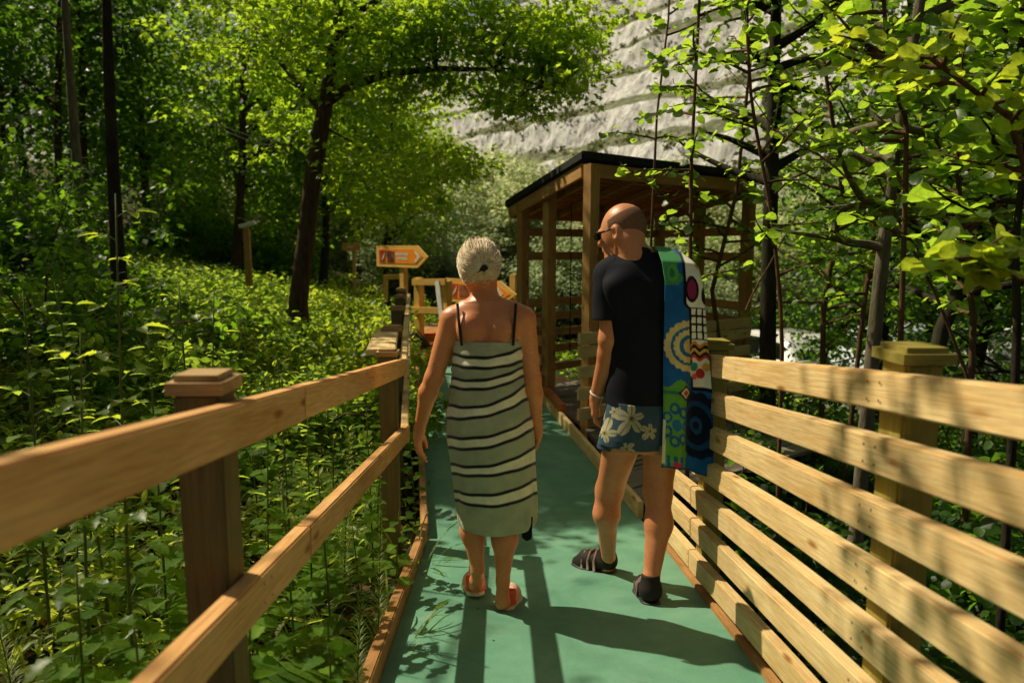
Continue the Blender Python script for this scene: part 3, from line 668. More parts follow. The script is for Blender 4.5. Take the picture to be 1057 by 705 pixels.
# ------------------------------------------------------------------ implicit surfaces for people
def v3(p): return np.array([p[0], p[1], p[2]], float)
def rc(a, b, ra, rb, k=0.02, flat=None): return ('rc', v3(a), v3(b), ra, rb, k, flat)
def el(c, r, k=0.02, rot=None, sub=False): return ('el', v3(c), np.array(r, float), k, rot, sub)
def loft(rows, k=0.03): return ('loft', np.array(rows, float), k)
def cut(pt, nrm): return ('cut', v3(pt), v3(Vector(nrm).normalized()))
def grow(parts, d, ks=None):
    out = []
    for p in parts:
        if p[0] == 'rc': out.append(('rc', p[1], p[2], p[3] + d, p[4] + d, p[5], p[6]))
        elif p[0] == 'el': out.append(('el', p[1], p[2] + d, p[3], p[4], p[5]))
        elif p[0] == 'loft':
            r = p[1].copy(); r[:, 3:5] += d; out.append(('loft', r, p[2]))
    return out
def sdf_mesh(parts, res=0.005, wobble=0.0, wscale=9):
    lo = np.full(3, 1e9); hi = -lo; bb = []
    for p in parts:
        if p[0] == 'rc': l0 = np.minimum(p[1] - p[3], p[2] - p[4]); h0 = np.maximum(p[1] + p[3], p[2] + p[4])
        elif p[0] == 'el': m = p[2].max() if p[4] is not None else p[2]; l0 = p[1] - m; h0 = p[1] + m
        elif p[0] == 'loft':
            r = p[1]; l0 = np.array([(r[:, 1] - r[:, 3]).min(), (r[:, 2] - r[:, 4]).min(), r[:, 0].min()])
            h0 = np.array([(r[:, 1] + r[:, 3]).max(), (r[:, 2] + r[:, 4]).max(), r[:, 0].max()])
        else: bb.append(None); continue
        bb.append((l0, h0)); lo = np.minimum(lo, l0); hi = np.maximum(hi, h0)
    lo -= 4 * res; hi += 4 * res; N = np.ceil((hi - lo) / res).astype(int) + 1
    D = np.full(N, 0.5, np.float32)
    ax = [lo[i] + res * np.arange(N[i]) for i in range(3)]
    for p, b in zip(parts, bb):
        if b is None:
            d = (ax[0][:, None, None] - p[1][0]) * p[2][0] + (ax[1][None, :, None] - p[1][1]) * p[2][1] + (ax[2][None, None, :] - p[1][2]) * p[2][2]
            D = np.maximum(D, d.astype(np.float32)); continue
        mg = 0.05
        i0 = np.clip(((b[0] - mg - lo) / res).astype(int), 0, N); i1 = np.clip(((b[1] + mg - lo) / res).astype(int) + 2, 0, N)
        X = ax[0][i0[0]:i1[0], None, None]; Y = ax[1][None, i0[1]:i1[1], None]; Z = ax[2][None, None, i0[2]:i1[2]]
        sub = False
        if p[0] == 'rc':
            a, c, ra, rb, k, fl = p[1:]
            ab = c - a; L2 = ab @ ab + 1e-12
            t = np.clip(((X - a[0]) * ab[0] + (Y - a[1]) * ab[1] + (Z - a[2]) * ab[2]) / L2, 0, 1)
            dx = X - a[0] - t * ab[0]; dy = Y - a[1] - t * ab[1]; dz = Z - a[2] - t * ab[2]
            d = np.sqrt(dx * dx + dy * dy + dz * dz) - (ra + (rb - ra) * t)
        elif p[0] == 'el':
            c, r, k, rot, sub = p[1:]
            x, y, z = X - c[0], Y - c[1], Z - c[2]
            if rot is not None:
                Rm = np.array(rot)      # columns = local axes
                x, y, z = (Rm[0, i] * x + Rm[1, i] * y + Rm[2, i] * z for i in range(3))
            q = np.sqrt((x / r[0]) ** 2 + (y / r[1]) ** 2 + (z / r[2]) ** 2); d = (q - 1) * r.min()
        else:
            rr, k = p[1], p[2]; rr = rr[np.argsort(rr[:, 0])]; zz = ax[2][i0[2]:i1[2]]
            g = [np.interp(zz, rr[:, 0], rr[:, j])[None, None, :] for j in range(1, 5)]
            q = np.sqrt(((X - g[0]) / g[2]) ** 2 + ((Y - g[1]) / g[3]) ** 2)
            d = (q - 1) * np.minimum(g[2], g[3]); e = np.maximum(rr[0, 0] - zz, zz - rr[-1, 0])[None, None, :]
            d = np.maximum(d, e)
        S = D[i0[0]:i1[0], i0[1]:i1[1], i0[2]:i1[2]]
        if sub:
            d = -d; h = np.clip(0.5 - 0.5 * (S - d) / k, 0, 1); D[i0[0]:i1[0], i0[1]:i1[1], i0[2]:i1[2]] = S * (1 - h) + d * h + k * h * (1 - h)
        else:
            h = np.clip(0.5 + 0.5 * (S - d) / k, 0, 1); D[i0[0]:i1[0], i0[1]:i1[1], i0[2]:i1[2]] = S * (1 - h) + d * h - k * h * (1 - h)
    if wobble:
        X = ax[0][:, None, None]; Y = ax[1][None, :, None]; Z = ax[2][None, None, :]; w = wscale
        D = D + (wobble * (np.sin(X * w * 3 + Z * w * 5.1 + np.sin(Y * w * 4 + Z * w * 1.7)) * np.sin(Z * w * 3.1 - Y * w * 2.3 + 1 + 1.5 * np.sin(X * w * 2)) + 0.5 * np.sin(Z * w * 9 + X * w * 7 + 2 * np.sin(Y * w * 5)))).astype(np.float32)
    # surface nets
    s = D < 0; cs = np.zeros(np.array(N) - 1, np.uint8)
    for i in (0, 1):
        for j in (0, 1):
            for k in (0, 1): cs += s[i:N[0] - 1 + i, j:N[1] - 1 + j, k:N[2] - 1 + k]
    cells = np.argwhere((cs > 0) & (cs < 8)); vid = np.full(cs.shape, -1, np.int64); vid[tuple(cells.T)] = np.arange(len(cells))
    acc = np.zeros((len(cells), 3)); cnt = np.zeros(len(cells))
    cor = [(i, j, k) for i in (0, 1) for j in (0, 1) for k in (0, 1)]
    val = {c: D[tuple((cells + c).T)] for c in cor}
    for c in cor:
        for a in range(3):
            if c[a]: continue
            c2 = list(c); c2[a] = 1; c2 = tuple(c2); v0, v1 = val[c], val[c2]; m = (v0 < 0) != (v1 < 0)
            t = np.where(m, v0 / np.where(m, v0 - v1, 1), 0); pt = np.tile(np.array(c, float), (len(cells), 1)); pt[:, a] += t
            acc[m] += pt[m]; cnt[m] += 1
    Vx = lo + res * (cells + acc / cnt[:, None]); Fs = []
    for a in range(3):
        b, c = (a + 1) % 3, (a + 2) % 3
        sl0 = [slice(None)] * 3; sl1 = [slice(None)] * 3; sl0[a] = slice(0, N[a] - 1); sl1[a] = slice(1, N[a])
        e = s[tuple(sl0)] != s[tuple(sl1)]; E_ = np.argwhere(e)
        E_ = E_[(E_[:, b] > 0) & (E_[:, c] > 0) & (E_[:, b] < N[b] - 1) & (E_[:, c] < N[c] - 1)]
        def at(db, dc):
            q = E_.copy(); q[:, b] -= db; q[:, c] -= dc; return vid[tuple(q.T)]
        f = np.stack([at(1, 1), at(0, 1), at(0, 0), at(1, 0)], 1); flip = ~s[tuple(E_.T)]
        f[flip] = f[flip][:, ::-1]; Fs.append(f)
    return Vx, np.concatenate(Fs)

def skin_mat(name, a, b, red=(0.5, 0.14, 0.06)):
    m, n, l, out = mat(name)
    tc = n.new('ShaderNodeTexCoord'); t = noise_tex(n, l, tc.outputs['Object'], 6, 6, 0.6); f = noise_tex(n, l, tc.outputs['Object'], 120, 4, 0.7)
    r = ramp(n, [(0.3, a), (0.7, b)]); l.new(t.outputs[0], r.inputs[0])
    fr = ramp(n, [(0.35, (0.80, 0.72, 0.66)), (0.55, (1, 1, 1))]); l.new(f.outputs[0], fr.inputs[0])
    c = mixc(n, l, 'MULTIPLY', 0.6, r.outputs[0], fr.outputs[0])
    t2 = noise_tex(n, l, tc.outputs['Object'], 2.6, 3); r2 = ramp(n, [(0.45, (0, 0, 0)), (0.7, (0.35, 0.35, 0.35))]); l.new(t2.outputs[0], r2.inputs[0])
    c = mixc(n, l, 'MIX', r2.outputs[0], c, red)
    vf = n.new('ShaderNodeTexVoronoi'); vf.inputs['Scale'].default_value = 42; l.new(tc.outputs['Object'], vf.inputs['Vector']); vr = ramp(n, [(0.0, (0.45, 0.25, 0.16)), (0.10, (0.72, 0.55, 0.45)), (0.2, (1, 1, 1))]); l.new(vf.outputs['Distance'], vr.inputs[0]); c = mixc(n, l, 'MULTIPLY', 0.45, c, vr.outputs[0])
    b_ = bsdf(n, l, out, c, 0.42, 0.45, bump=f.outputs[0], bstr=0.12, bdist=0.002)
    b_.inputs['Subsurface Weight'].default_value = 0.12; b_.inputs['Subsurface Radius'].default_value = (0.02, 0.008, 0.004); b_.inputs['Subsurface Scale'].default_value = 0.5
    return m
M['skin_w'] = skin_mat('tanned_skin', (0.66, 0.23, 0.08), (0.78, 0.32, 0.13))
M['skin_m'] = skin_mat('ruddy_skin', (0.56, 0.21, 0.085), (0.70, 0.31, 0.15))
M['shirt'] = noisy('black_jersey', (0.006, 0.007, 0.012), (0.014, 0.015, 0.022), 300, 0.85, 0.15, 0.3, 0.002)
M['towel'] = vcol_mat('striped_terry', 0.95, 420, 0.9, 0.3)
M['print'] = vcol_mat('printed_terry', 0.9, 420, 0.6, 0.1)
M['shorts'] = vcol_mat('printed_shorts', 0.8, 300, 0.2)
M['blonde'] = noisy('blonde_hair', (0.58, 0.42, 0.24), (0.98, 0.84, 0.60), 110, 0.5, 0.5)
M['stubble'] = noisy('cropped_grey_hair', (0.13, 0.065, 0.035), (0.26, 0.14, 0.085), 260, 0.9, 0.1, 0.6, 0.002)
M['coral'] = noisy('coral_canvas', (0.60, 0.07, 0.03), (0.75, 0.13, 0.06), 60, 0.8)
M['pink'] = noisy('pale_pink_canvas', (0.62, 0.34, 0.24), (0.75, 0.45, 0.33), 60, 0.8)
M['sole'] = noisy('cream_sole', (0.55, 0.46, 0.33), (0.70, 0.62, 0.48), 60, 0.8)
M['shoe'] = noisy('dark_shoe_mesh', (0.012, 0.009, 0.008), (0.035, 0.025, 0.022), 200, 0.7)
M['shoestripe'] = noisy('taupe_trim', (0.16, 0.11, 0.09), (0.24, 0.17, 0.14), 60, 0.6)
M['glass'] = noisy('dark_glasses', (0.004, 0.004, 0.004), (0.008, 0.008, 0.008), 5, 0.15, 0.6)
M['strap'] = noisy('olive_strap', (0.012, 0.014, 0.010), (0.03, 0.035, 0.025), 60, 0.8)

def part(name, parts_, material, parent, res=0.005, wobble=0.0, colors=None, wscale=9):
    V_, F_ = sdf_mesh(parts_, res, wobble, wscale)
    return link(name, npmesh(name, V_, F_, material, True, None if colors is None else colors(V_)), parent)
def hand(wr, fwd, side, palmn, L=0.085, curl=0.5, thumb=1):
    """Palm, four fingers of unequal length and a thumb. fwd: wrist to knuckles, side: towards the thumb, palmn: out of the palm."""
    wr = Vector(wr); f = Vector(fwd).normalized(); s = Vector(side); s = (s - f * s.dot(f)).normalized(); p = Vector(palmn); p = (p - f * p.dot(f) - s * p.dot(s)).normalized()
    out = [rc(wr, wr + f * 0.03, 0.024, 0.026, 0.012)]
    for i, o in enumerate((0.027, 0.009, -0.010, -0.027)):
        kn = wr + f * (L - abs(i - 1.2) * 0.004) + s * o
        out.append(rc(wr + f * 0.025 + s * o * 0.6, kn, 0.015, 0.0115, 0.012))
        ln = (0.040, 0.045, 0.042, 0.033)[i]; c = curl * (0.85, 1, 1.1, 1.2)[i]
        d = (f * math.cos(c * .5) + p * math.sin(c * .5)).normalized(); a = kn + d * ln
        d = (f * math.cos(c * 1.3) + p * math.sin(c * 1.3)).normalized(); b = a + d * ln * 0.62
        d = (f * math.cos(c * 2.0) + p * math.sin(c * 2.0)).normalized(); e = b + d * ln * 0.48
        out += [rc(kn, a, 0.0100, 0.0088, 0.004), rc(a, b, 0.0088, 0.0080, 0.004), rc(b, e, 0.0080, 0.0068, 0.004)]
    t0 = wr + f * 0.02 + s * 0.022; t1 = t0 + (f * 0.75 + s * 0.55 + p * 0.25).normalized() * 0.042; t2 = t1 + (f * 0.95 + s * 0.15 + p * 0.4).normalized() * 0.032
    out += [rc(t0, t1, 0.0155, 0.0115, 0.012), rc(t1, t2, 0.0115, 0.0085, 0.004), rc(t2, t2 + (f + p * .3) * 0.018, 0.0085, 0.007, 0.004)]
    return out
def head(c, s, face, tilt=0.0):
    """Skull, jaw, nose, brow, ears. face: horizontal unit direction the face looks to."""
    f = Vector(face).normalized(); r = Vector((f.y, -f.x, 0)).normalized(); u = r.cross(f).normalized()
    rot = Matrix((r, f, u)).transposed(); c = Vector(c)
    q = lambda x, y, z: c + (r * x + f * y + u * z) * s
    o = [el(q(0, -.012, .022), (.077 * s, .096 * s, .096 * s), .02, rot),
         el(q(0, .022, -.022), (.064 * s, .076 * s, .085 * s), .03, rot),
         el(q(0, .040, -.082), (.042 * s, .042 * s, .030 * s), .03, rot),
         rc(q(.030, .0, -.070), q(0, .065, -.100), .020 * s, .020 * s, .03), rc(q(-.030, .0, -.070), q(0, .065, -.100), .020 * s, .020 * s, .03),
         rc(q(0, .088, .008), q(0, .110, -.028), .008 * s, .014 * s, .012), el(q(0, .088, .020), (.045 * s, .012 * s, .009 * s), .015, rot),
         el(q(.030, .084, .003), (.018 * s, .012 * s, .010 * s), .008, rot, True), el(q(-.030, .084, .003), (.018 * s, .012 * s, .010 * s), .008, rot, True),
         el(q(.030, .078, .003), (.012 * s, .012 * s, .010 * s), .003, rot), el(q(-.030, .078, .003), (.012 * s, .012 * s, .010 * s), .003, rot),
         rc(q(-.020, .088, -.055), q(.020, .088, -.055), .008 * s, .008 * s, .008), rc(q(-.018, .086, -.065), q(.018, .086, -.065), .008 * s, .008 * s, .008)]
    for sg in (1, -1):
        o += [el(q(.080 * sg, -.010, -.008), (.010 * s, .020 * s, .032 * s), .008, rot), el(q(.086 * sg, -.004, -.004), (.007 * s, .011 * s, .018 * s), .004, rot, True)]
    return o, q, rot

# ================================================================== woman
YW = 3.03; mpx = YW / F
Wp = lambda px, py, dy=0.0: P(px, py, YW + dy)
wz = lambda py: Wp(500, py).z
wx = lambda px, py=400: Wp(px, py).x
wo = thing('person', Wp(505, 618), 'person with pinned up blonde hair, wrapped in a striped towel, walking in coral shoes', 'person')
def rows(tab, yc): return [(Wp(a, py).z, (Wp(a, py).x + Wp(b, py).x) / 2, YW + dy, (Wp(b, py).x - Wp(a, py).x) / 2, dep) for py, a, b, dy, dep in tab]
body = [
    loft(rows([(312, 478, 530, .0, .05), (322, 466, 541, .0, .075), (335, 466, 541, .0, .095), (352, 470, 538, .0, .105), (380, 474, 534, .0, .095), (405, 473, 536, .0, .095), (430, 470, 539, .0, .10), (455, 471, 541, .0, .10), (480, 475, 541, .0, .095), (500, 479, 538, .0, .08)], YW), .045),
    rc(Wp(500, 326, .01), Wp(500, 290, .035), .062, .052, .04),
    rc(Wp(501, 316, .0), Wp(472, 328, .0), .045, .048, .04), rc(Wp(501, 316, .0), Wp(537, 328, .0), .045, .048, .04),
    # arms
    rc(Wp(466, 331, .0), Wp(448, 390, -.01), .050, .038, .03), rc(Wp(448, 390, -.01), Wp(442, 405, .0), .038, .039, .02), rc(Wp(442, 405, 0), Wp(433, 443, .05), .039, .024, .02),
    rc(Wp(541, 331, .0), Wp(549, 392, -.01), .050, .037, .03), rc(Wp(549, 392, -.01), Wp(551, 406, 0), .037, .037, .02), rc(Wp(551, 406, 0), Wp(554, 441, .04), .037, .024, .02),
    # shoulder blades and spine
    el(Wp(484, 341, -.078), (.050, .036, .060), .025), el(Wp(521, 341, -.078), (.050, .036, .060), .025),
    el(Wp(502, 345, -.125), (.010, .028, .11), .025, None, True),
    # legs
    rc(Wp(490, 470), Wp(489, 525, .03), .066, .058, .03), rc(Wp(488, 525, .03), Wp(488.5, 548, .02), .060, .056, .03), rc(Wp(488.5, 548, .0), Wp(493, 588, -.02), .053, .027, .03),
    rc(Wp(522, 470), Wp(521, 530, .0), .066, .058, .03), rc(Wp(522, 530, .0), Wp(521, 556, -.04), .057, .055, .03), rc(Wp(521, 556, -.04), Wp(519, 600, -.07), .053, .027, .03),
    rc(Wp(493, 588, -.02), Wp(492, 603, .02), .027, .030, .02), rc(Wp(492, 600, .0), Wp(487, 606, .15), .030, .020, .02),
    rc(Wp(519, 600, -.07), Wp(519, 621, -.07), .027, .030, .02), rc(Wp(519, 621, -.07), Wp(527, 620, .09), .030, .022, .02),
]
hp, hq, hrot = head(Wp(495, 277, .03), 0.98, (0.05, 1, 0)); body += hp
body += hand(Wp(433, 443, .05), (-.12, .10, -1), (.15, 1, 0), (1, -.1, 0), .068, .45)
body += hand(Wp(554, 441, .04), (.02, .05, -1), (-.2, 1, 0), (-1, -.2, 0), .060, .6)
part('body', body, M['skin_w'], wo, .0042)
# hair: strands swept from the hairline to a clip at the back, with ends fanned upwards
hc = Vector(hq(0, -.012, .026)); clip = Wp(498, 276, -.072)
hr = random.Random(3); strands = []
fr_ = Vector((0.05, 1, 0)).normalized(); rt_ = Vector((1, -0.05, 0)).normalized(); up_ = Vector((0, 0, 1))
def onhead(d, e=0.0):
    d = d.normalized(); x, y, z = d.dot(rt_), d.dot(fr_), d.dot(up_); a, b, c = .079 + e, .099 + e, .099 + e
    return hc + d / math.sqrt((x / a) ** 2 + (y / b) ** 2 + (z / c) ** 2)
dclip = (clip - hc).normalized()
for i in range(1500):
    az = hr.uniform(-PI, PI); polar = hr.uniform(0.5, 1.75)
    d0 = dclip * math.cos(polar) + (rt_ * math.cos(az) + dclip.cross(rt_).normalized() * math.sin(az)) * math.sin(polar)
    if d0.dot(fr_) > 0.72 and d0.z < 0.45: continue
    if d0.z < -0.62: continue
    e = hr.uniform(0.000, 0.013); pts = []; w1, w2 = hr.gauss(0, .028), hr.gauss(0, .028)
    for k in range(9):
        t = k / 8; d = (d0 * (1 - t) + dclip * t + Vector((0, 0, -0.22)) * math.sin(t * PI) + (rt_ * w1 + up_ * w2) * math.sin(t * PI)).normalized()
        pts.append(onhead(d, e + 0.006 * math.sin(t * PI) + t * t * 0.004))
    rr = hr.uniform(.0008, .0019); strands.append(tube(pts, [rr * .7] + [rr] * 7 + [rr * .7], 5, False))
for i in range(190):            # bun loops that fan up above the clip
    a = hr.gauss(-.1, 0.75); p0 = clip + rt_ * hr.uniform(-.012, .012); L_ = hr.uniform(.03, .10); pts = []
    for k in range(7):
        t = k / 6; q = p0 + rt_ * math.sin(a) * L_ * t + up_ * math.cos(a) * L_ * (t + .15 * math.sin(t * PI)) - fr_ * (0.020 * math.sin(t * PI) + 0.004 + 0.008 * hr.random())
        v = q - hc; m_ = onhead(v) - hc
        if v.length < m_.length + .006: q = hc + v.normalized() * (m_.length + .008)
        pts.append(q)
    rr = hr.uniform(.0012, .0024); strands.append(tube(pts, [rr] * 6 + [rr * .3], 5, False))
for i in range(60):            # flyaways
    d0 = Vector((hr.gauss(0, 1), hr.gauss(-.3, .6), abs(hr.gauss(0, 1)))).normalized(); p0 = onhead(d0, .004); tn = Vector((hr.gauss(0, 1), hr.gauss(0, 1), hr.gauss(0, 1))).cross(d0).normalized()
    strands.append(tube([p0, p0 + tn * .015 + d0 * .006, p0 + tn * .032 + d0 * .008, p0 + tn * .045 + d0 * .002], [.0009, .0008, .0006, .0004], 4, False))
for i in range(26):            # loose wisps at the nape
    x = hr.uniform(-.05, .05); p0 = hc + rt_ * x - fr_ * hr.uniform(.062, .078) - up_ * .048; pts = [p0 + Vector((hr.gauss(0, .004) * t, -0.006 * t, -0.030 * t)) for t in (0, .4, .8, 1.3)]
    strands.append(tube(pts, [.0016, .0014, .001, .0005], 4, False))
Vh, Fh = join_parts(strands); Vs, Fs_ = sdf_mesh([el(hc - fr_ * .006, (.080, .097, .098), .01), cut(hc + fr_ * .045 - up_ * .0, (0, 1, -0.5)), cut(hc - up_ * .058, (0, .25, -1))], .005)
hm = npmesh('hair', np.concatenate([Vh, Vs]), [Fh, Fs_ + len(Vh)], M['blonde'], True); link('hair', hm, wo)
V1, F1 = join_parts([tube([clip + rt_ * a - fr_ * .016 + up_ * b, clip + rt_ * a * .3 - fr_ * .024 + up_ * b * .3, clip - rt_ * a * .6 - fr_ * .018 - up_ * b * 1.2], [.005, .010, .005], 6) for a, b in ((.026, .008), (.022, -.006), (.032, .020), (.012, -.018), (.018, .012))])
link('hair_clip', npmesh('hair_clip', V1, quads_to_faces(F1), M['strap'], True), wo)
# straps
for xa, xb in ((473, 478), (532, 529)):
    pts = [Wp(xa + (xb - xa) * t, 313 + 40 * t, 0) for t in np.linspace(0, 1, 9)]
    for i, q in enumerate(pts): q.y = YW - (.052, .073, .090, .100, .107, .110, .111, .111, .108)[i]
    V1, F1 = tube(pts, .0065, 6); V1[:, 1] = YW + (V1[:, 1] - YW) * 1.0
    link('strap', npmesh('strap', V1, quads_to_faces(F1), M['strap'], True), wo)
# towel wrap
tab = [(350, 469.5, 538.5, .112), (356, 468.5, 539.5, .117), (375, 467.5, 540, .118), (392, 466, 541, .116), (410, 464, 544, .120), (432, 461.5, 548, .134), (452, 462, 551, .140), (475, 466, 552, .136), (500, 469, 553, .128), (522, 471, 553.5, .122), (536, 473, 552.5, .120), (541, 475, 549, .117)]
tab = np.array(tab); nth, nz_ = 260, 300
pyv = np.linspace(350, 541, nz_); th = np.linspace(0, 2 * PI, nth, endpoint=False)
left_ = np.interp(pyv, tab[:, 0], tab[:, 1]); right_ = np.interp(pyv, tab[:, 0], tab[:, 2]); dep_ = np.interp(pyv, tab[:, 0], tab[:, 3])
def smooth(a, k=9):
    kk = np.ones(k) / k; return np.convolve(np.pad(a, k // 2, 'edge'), kk, 'valid')
left_, right_, dep_ = smooth(left_), smooth(right_), smooth(dep_)
ncol = np.cos(th)[None, :]; nsin = np.sin(th)[None, :]
PX = (left_ + right_)[:, None] / 2 + (right_ - left_)[:, None] / 2 * ncol
fold = 0.0036 * np.sin(9 * th[None, :] + .03 * pyv[:, None] + 2 * np.sin(2 * th)[None, :]) * sstep(pyv, 400, 541)[:, None] + 0.0035 * np.sin(3.0 * th[None, :] + pyv[:, None] * 0.05) * sstep(pyv, 430, 530)[:, None] + 0.0030 * np.sin(pyv[:, None] * 0.27 + 1.3 * ncol + 2 * np.sin(2.2 * th)[None, :]) * (sstep(pyv, 372, 395) * (1 - sstep(pyv, 430, 460)))[:, None] + 0.002 * np.sin(pyv[:, None] * 0.6 - 5 * ncol + 1) * (1 - sstep(pyv, 380, 420))[:, None]
X_ = np.array([Wp(528.5, 400).x])[0] + 0 * PX
dirx = (PX - 515) / F
Zv = np.array([wz(p) for p in pyv])
hemw = 0.006 * np.sin(th * 2 + 1)[None, :] * sstep(pyv, 500, 541)[:, None]
Xw = dirx * YW + fold * ncol; Yw = YW - 0.005 + (dep_[:, None] + fold) * nsin * 1.0; Zw = Zv[:, None] + hemw + 0 * PX
Vt = np.stack([Xw, Yw, Zw], -1)
# recompute x so that the outline is right at the towel's own depth
cam_x = lambda px, y: (px - 515.0) / F * y
Vt[..., 0] = Pv(PX, pyv[:, None], YW)[..., 0] + fold * ncol
lines = [(365, 369, 358), (376, 380, 372), (390, 391.5, 378), (398.5, 401, 387), (417.5, 418, 396), (431, 429, 411), (450, 450, 431), (461, 461, 442), (478, 480, 461), (488, 490, 477.5), (506, 510, 494), (515, 522, 508)]
aa = (ncol + 0 * PX); pyy = proj(Vt)[1] + 0.35 * np.sin(9 * th)[None, :]
ys = []
for l0, m0, r0 in lines:
    a2 = (l0 + r0) / 2 - m0; a1 = (r0 - l0) / 2; ys.append(a2 * aa ** 2 + a1 * aa + m0)
col = np.zeros(Vt.shape); col[:] = (0.50, 0.52, 0.33)
for i in range(0, 12, 2):
    m_ = (pyy > ys[i]) & (pyy < ys[i + 1]); col[m_] = (1.0, 0.93, 0.66)
for y0 in ys:
    w = np.clip(2.2 - np.abs(pyy - y0), 0, 1)[..., None]; col = col * (1 - w) + np.array((0.012, 0.012, 0.016)) * w
inner = Vt[::1].copy()
idx = np.arange(nz_ * nth).reshape(nz_, nth)
Fo = np.stack([idx[:-1], idx[1:], np.roll(idx, -1, 1)[1:], np.roll(idx, -1, 1)[:-1]], -1).reshape(-1, 4)
me = npmesh('towel_wrap', Vt.reshape(-1, 3), Fo, M['towel'], True, col.reshape(-1, 3))
tw = link('towel_wrap', me, wo); sm = tw.modifiers.new('thickness', 'SOLIDIFY'); sm.thickness = 0.008; sm.offset = -0.2
# towel's overlapping tuck at the back: a soft diagonal roll
tk = [Wp(471 + 68 * t, 392 - 16 * t + 3 * math.sin(t * 9), 0) for t in np.linspace(0, 1, 24)]
for i, q in enumerate(tk):
    a_ = (i / 23) * 2 - 1; q.y = YW - 0.117 * math.sqrt(max(0.02, 1 - (a_ * .98) ** 2)) - 0.001
V1, F1 = tube(tk, [0.002 + 0.0065 * math.sin(PI * i / 23) for i in range(24)], 8)
link('towel_fold', npmesh('towel_fold', V1, quads_to_faces(F1), M['towel'], True, np.tile((0.60, 0.54, 0.33), (len(V1), 1))), wo)
# black cloth corner that hangs below the hem
pts = [(540, 536), (550, 533), (549, 556), (544, 559), (538.5, 555)]
bm = bmesh.new(); vs = [bm.verts.new(Wp(a, b, -.075 + .004 * i)) for i, (a, b) in enumerate(pts)]; fc = bm.faces.new(vs)
ex = bmesh.ops.extrude_face_region(bm, geom=[fc]); bmesh.ops.translate(bm, verts=[v for v in ex['geom'] if isinstance(v, bmesh.types.BMVert)], vec=(0, .012, 0))
bmesh.ops.recalc_face_normals(bm, faces=bm.faces[:]); bmesh.ops.bevel(bm, geom=bm.edges[:], offset=.003, segments=2, affect='EDGES')
link('swimwear_corner', from_bm('swimwear_corner', bm, M['shirt']), wo)
# shoes
def shoe(parent, heel, toe, w, h, upmat, solemat, stripes=False, upname='upper', patch=False):
    heel = Vector(heel); toe = Vector(toe); f = (toe - heel).normalized(); L_ = (toe - heel).length
    s_ = Vector((f.y, -f.x, 0)).normalized(); u = s_.cross(f).normalized(); mid = heel.lerp(toe, .62)
    base = [rc(heel + f * w * .42, mid + f * .01, w * .42, w * .50, .03), rc(mid, toe - f * w * .42, w * .50, w * .36, .03)]
    up1 = [rc(heel + f * w * .45 + u * h * .55, heel + f * w * .45 + u * h * 1.0, w * .40, w * .36, .03), rc(heel + f * w * .45 + u * h * .45, mid + u * h * .30, w * .42, w * .44, .03), rc(mid + u * h * .3, toe - f * w * .42 + u * h * .14, w * .44, w * .31, .03),
           cut(heel + u * 0.016, tuple(-u)), cut(heel + u * (h * 1.0), tuple(u))]
    p = part(upname, up1, upmat, parent, .0045)
    sp = part('sole', base + [cut(heel, tuple(-u)), cut(heel + u * .02, tuple(u))], solemat, p, .0045)
    if patch:
        part('heel_patch', [rc(heel + f * w * .42 + u * h * .3, heel + f * w * .42 + u * h * .95, w * .49, w * .44, .01), cut(heel + u * .024, tuple(-u)), cut(heel + u * (h * 1.02), tuple(u)), cut(heel + f * .05, tuple(f))], M['coral'], p, .0045)
    if stripes:
        ps = []
        for t in (.36, .50, .63):
            c0 = heel.lerp(toe, t) ; hh = h * (.95 - t * .55)
            ps.append(tube([c0 - s_ * w * .47 + u * .018, c0 - s_ * w * .44 + u * hh * .7, c0 - s_ * w * .15 + u * (hh * 1.02 + .008), c0 + s_ * w * .15 + u * (hh * 1.02 + .008), c0 + s_ * w * .44 + u * hh * .7, c0 + s_ * w * .47 + u * .018], .0075, 6))
        V2, F2 = join_parts(ps); link('strap', npmesh('strap', V2, quads_to_faces(F2), M['shoestripe'], True), p)
    return p
def on_ramp(px, py, y): q = P(px, py, y); q.z = (-SL * y if y < YB else ZL) + 0.002; return q
hl = on_ramp(492, 605, 3.09); sp = shoe(wo, hl + Vector((0, 0, .012)), hl + Vector((-.035, .225, -.018 - .03 * 0)), .100, .086, M['pink'], M['sole'], patch=True)
hl = on_ramp(521, 628, 2.95); shoe(wo, hl + Vector((-.004, 0, 0)), hl + Vector((.045, .22, -.027)), .100, .086, M['pink'], M['sole'], patch=True)

# ================================================================== man
YM = 3.20
Mp = lambda px, py, dy=0.0: P(px, py, YM + dy)
mo = thing('person', Mp(650, 600), 'person with shaved head and sunglasses, in black shirt and floral shorts, towel on shoulder', 'person')
face = Vector((-0.80, 0.60, -0.20)).normalized()
def mrows(tab): return [(Mp(a, py).z, (Mp(a, py).x + Mp(b, py).x) / 2, YM + dy, (Mp(b, py).x - Mp(a, py).x) / 2, dep) for py, a, b, dy, dep in tab]
torso = [loft(mrows([(262, 640, 684, .02, .06), (272, 628, 705, .01, .095), (290, 624, 711, .0, .125), (320, 627, 711, .0, .135), (360, 630, 709, .0, .130), (395, 629, 709, .0, .130), (420, 628, 709, .0, .132), (450, 629, 711, -.01, .135), (462, 634, 706, -.01, .12)]), .04),
         rc(Mp(660, 270, .01), Mp(634, 284, .0), .058, .070, .05), rc(Mp(664, 268, .01), Mp(702, 281, .0), .055, .062, .04),
         el(Mp(645, 300, -.100), (.070, .035, .080), .04), el(Mp(690, 300, -.100), (.070, .035, .080), .04)]
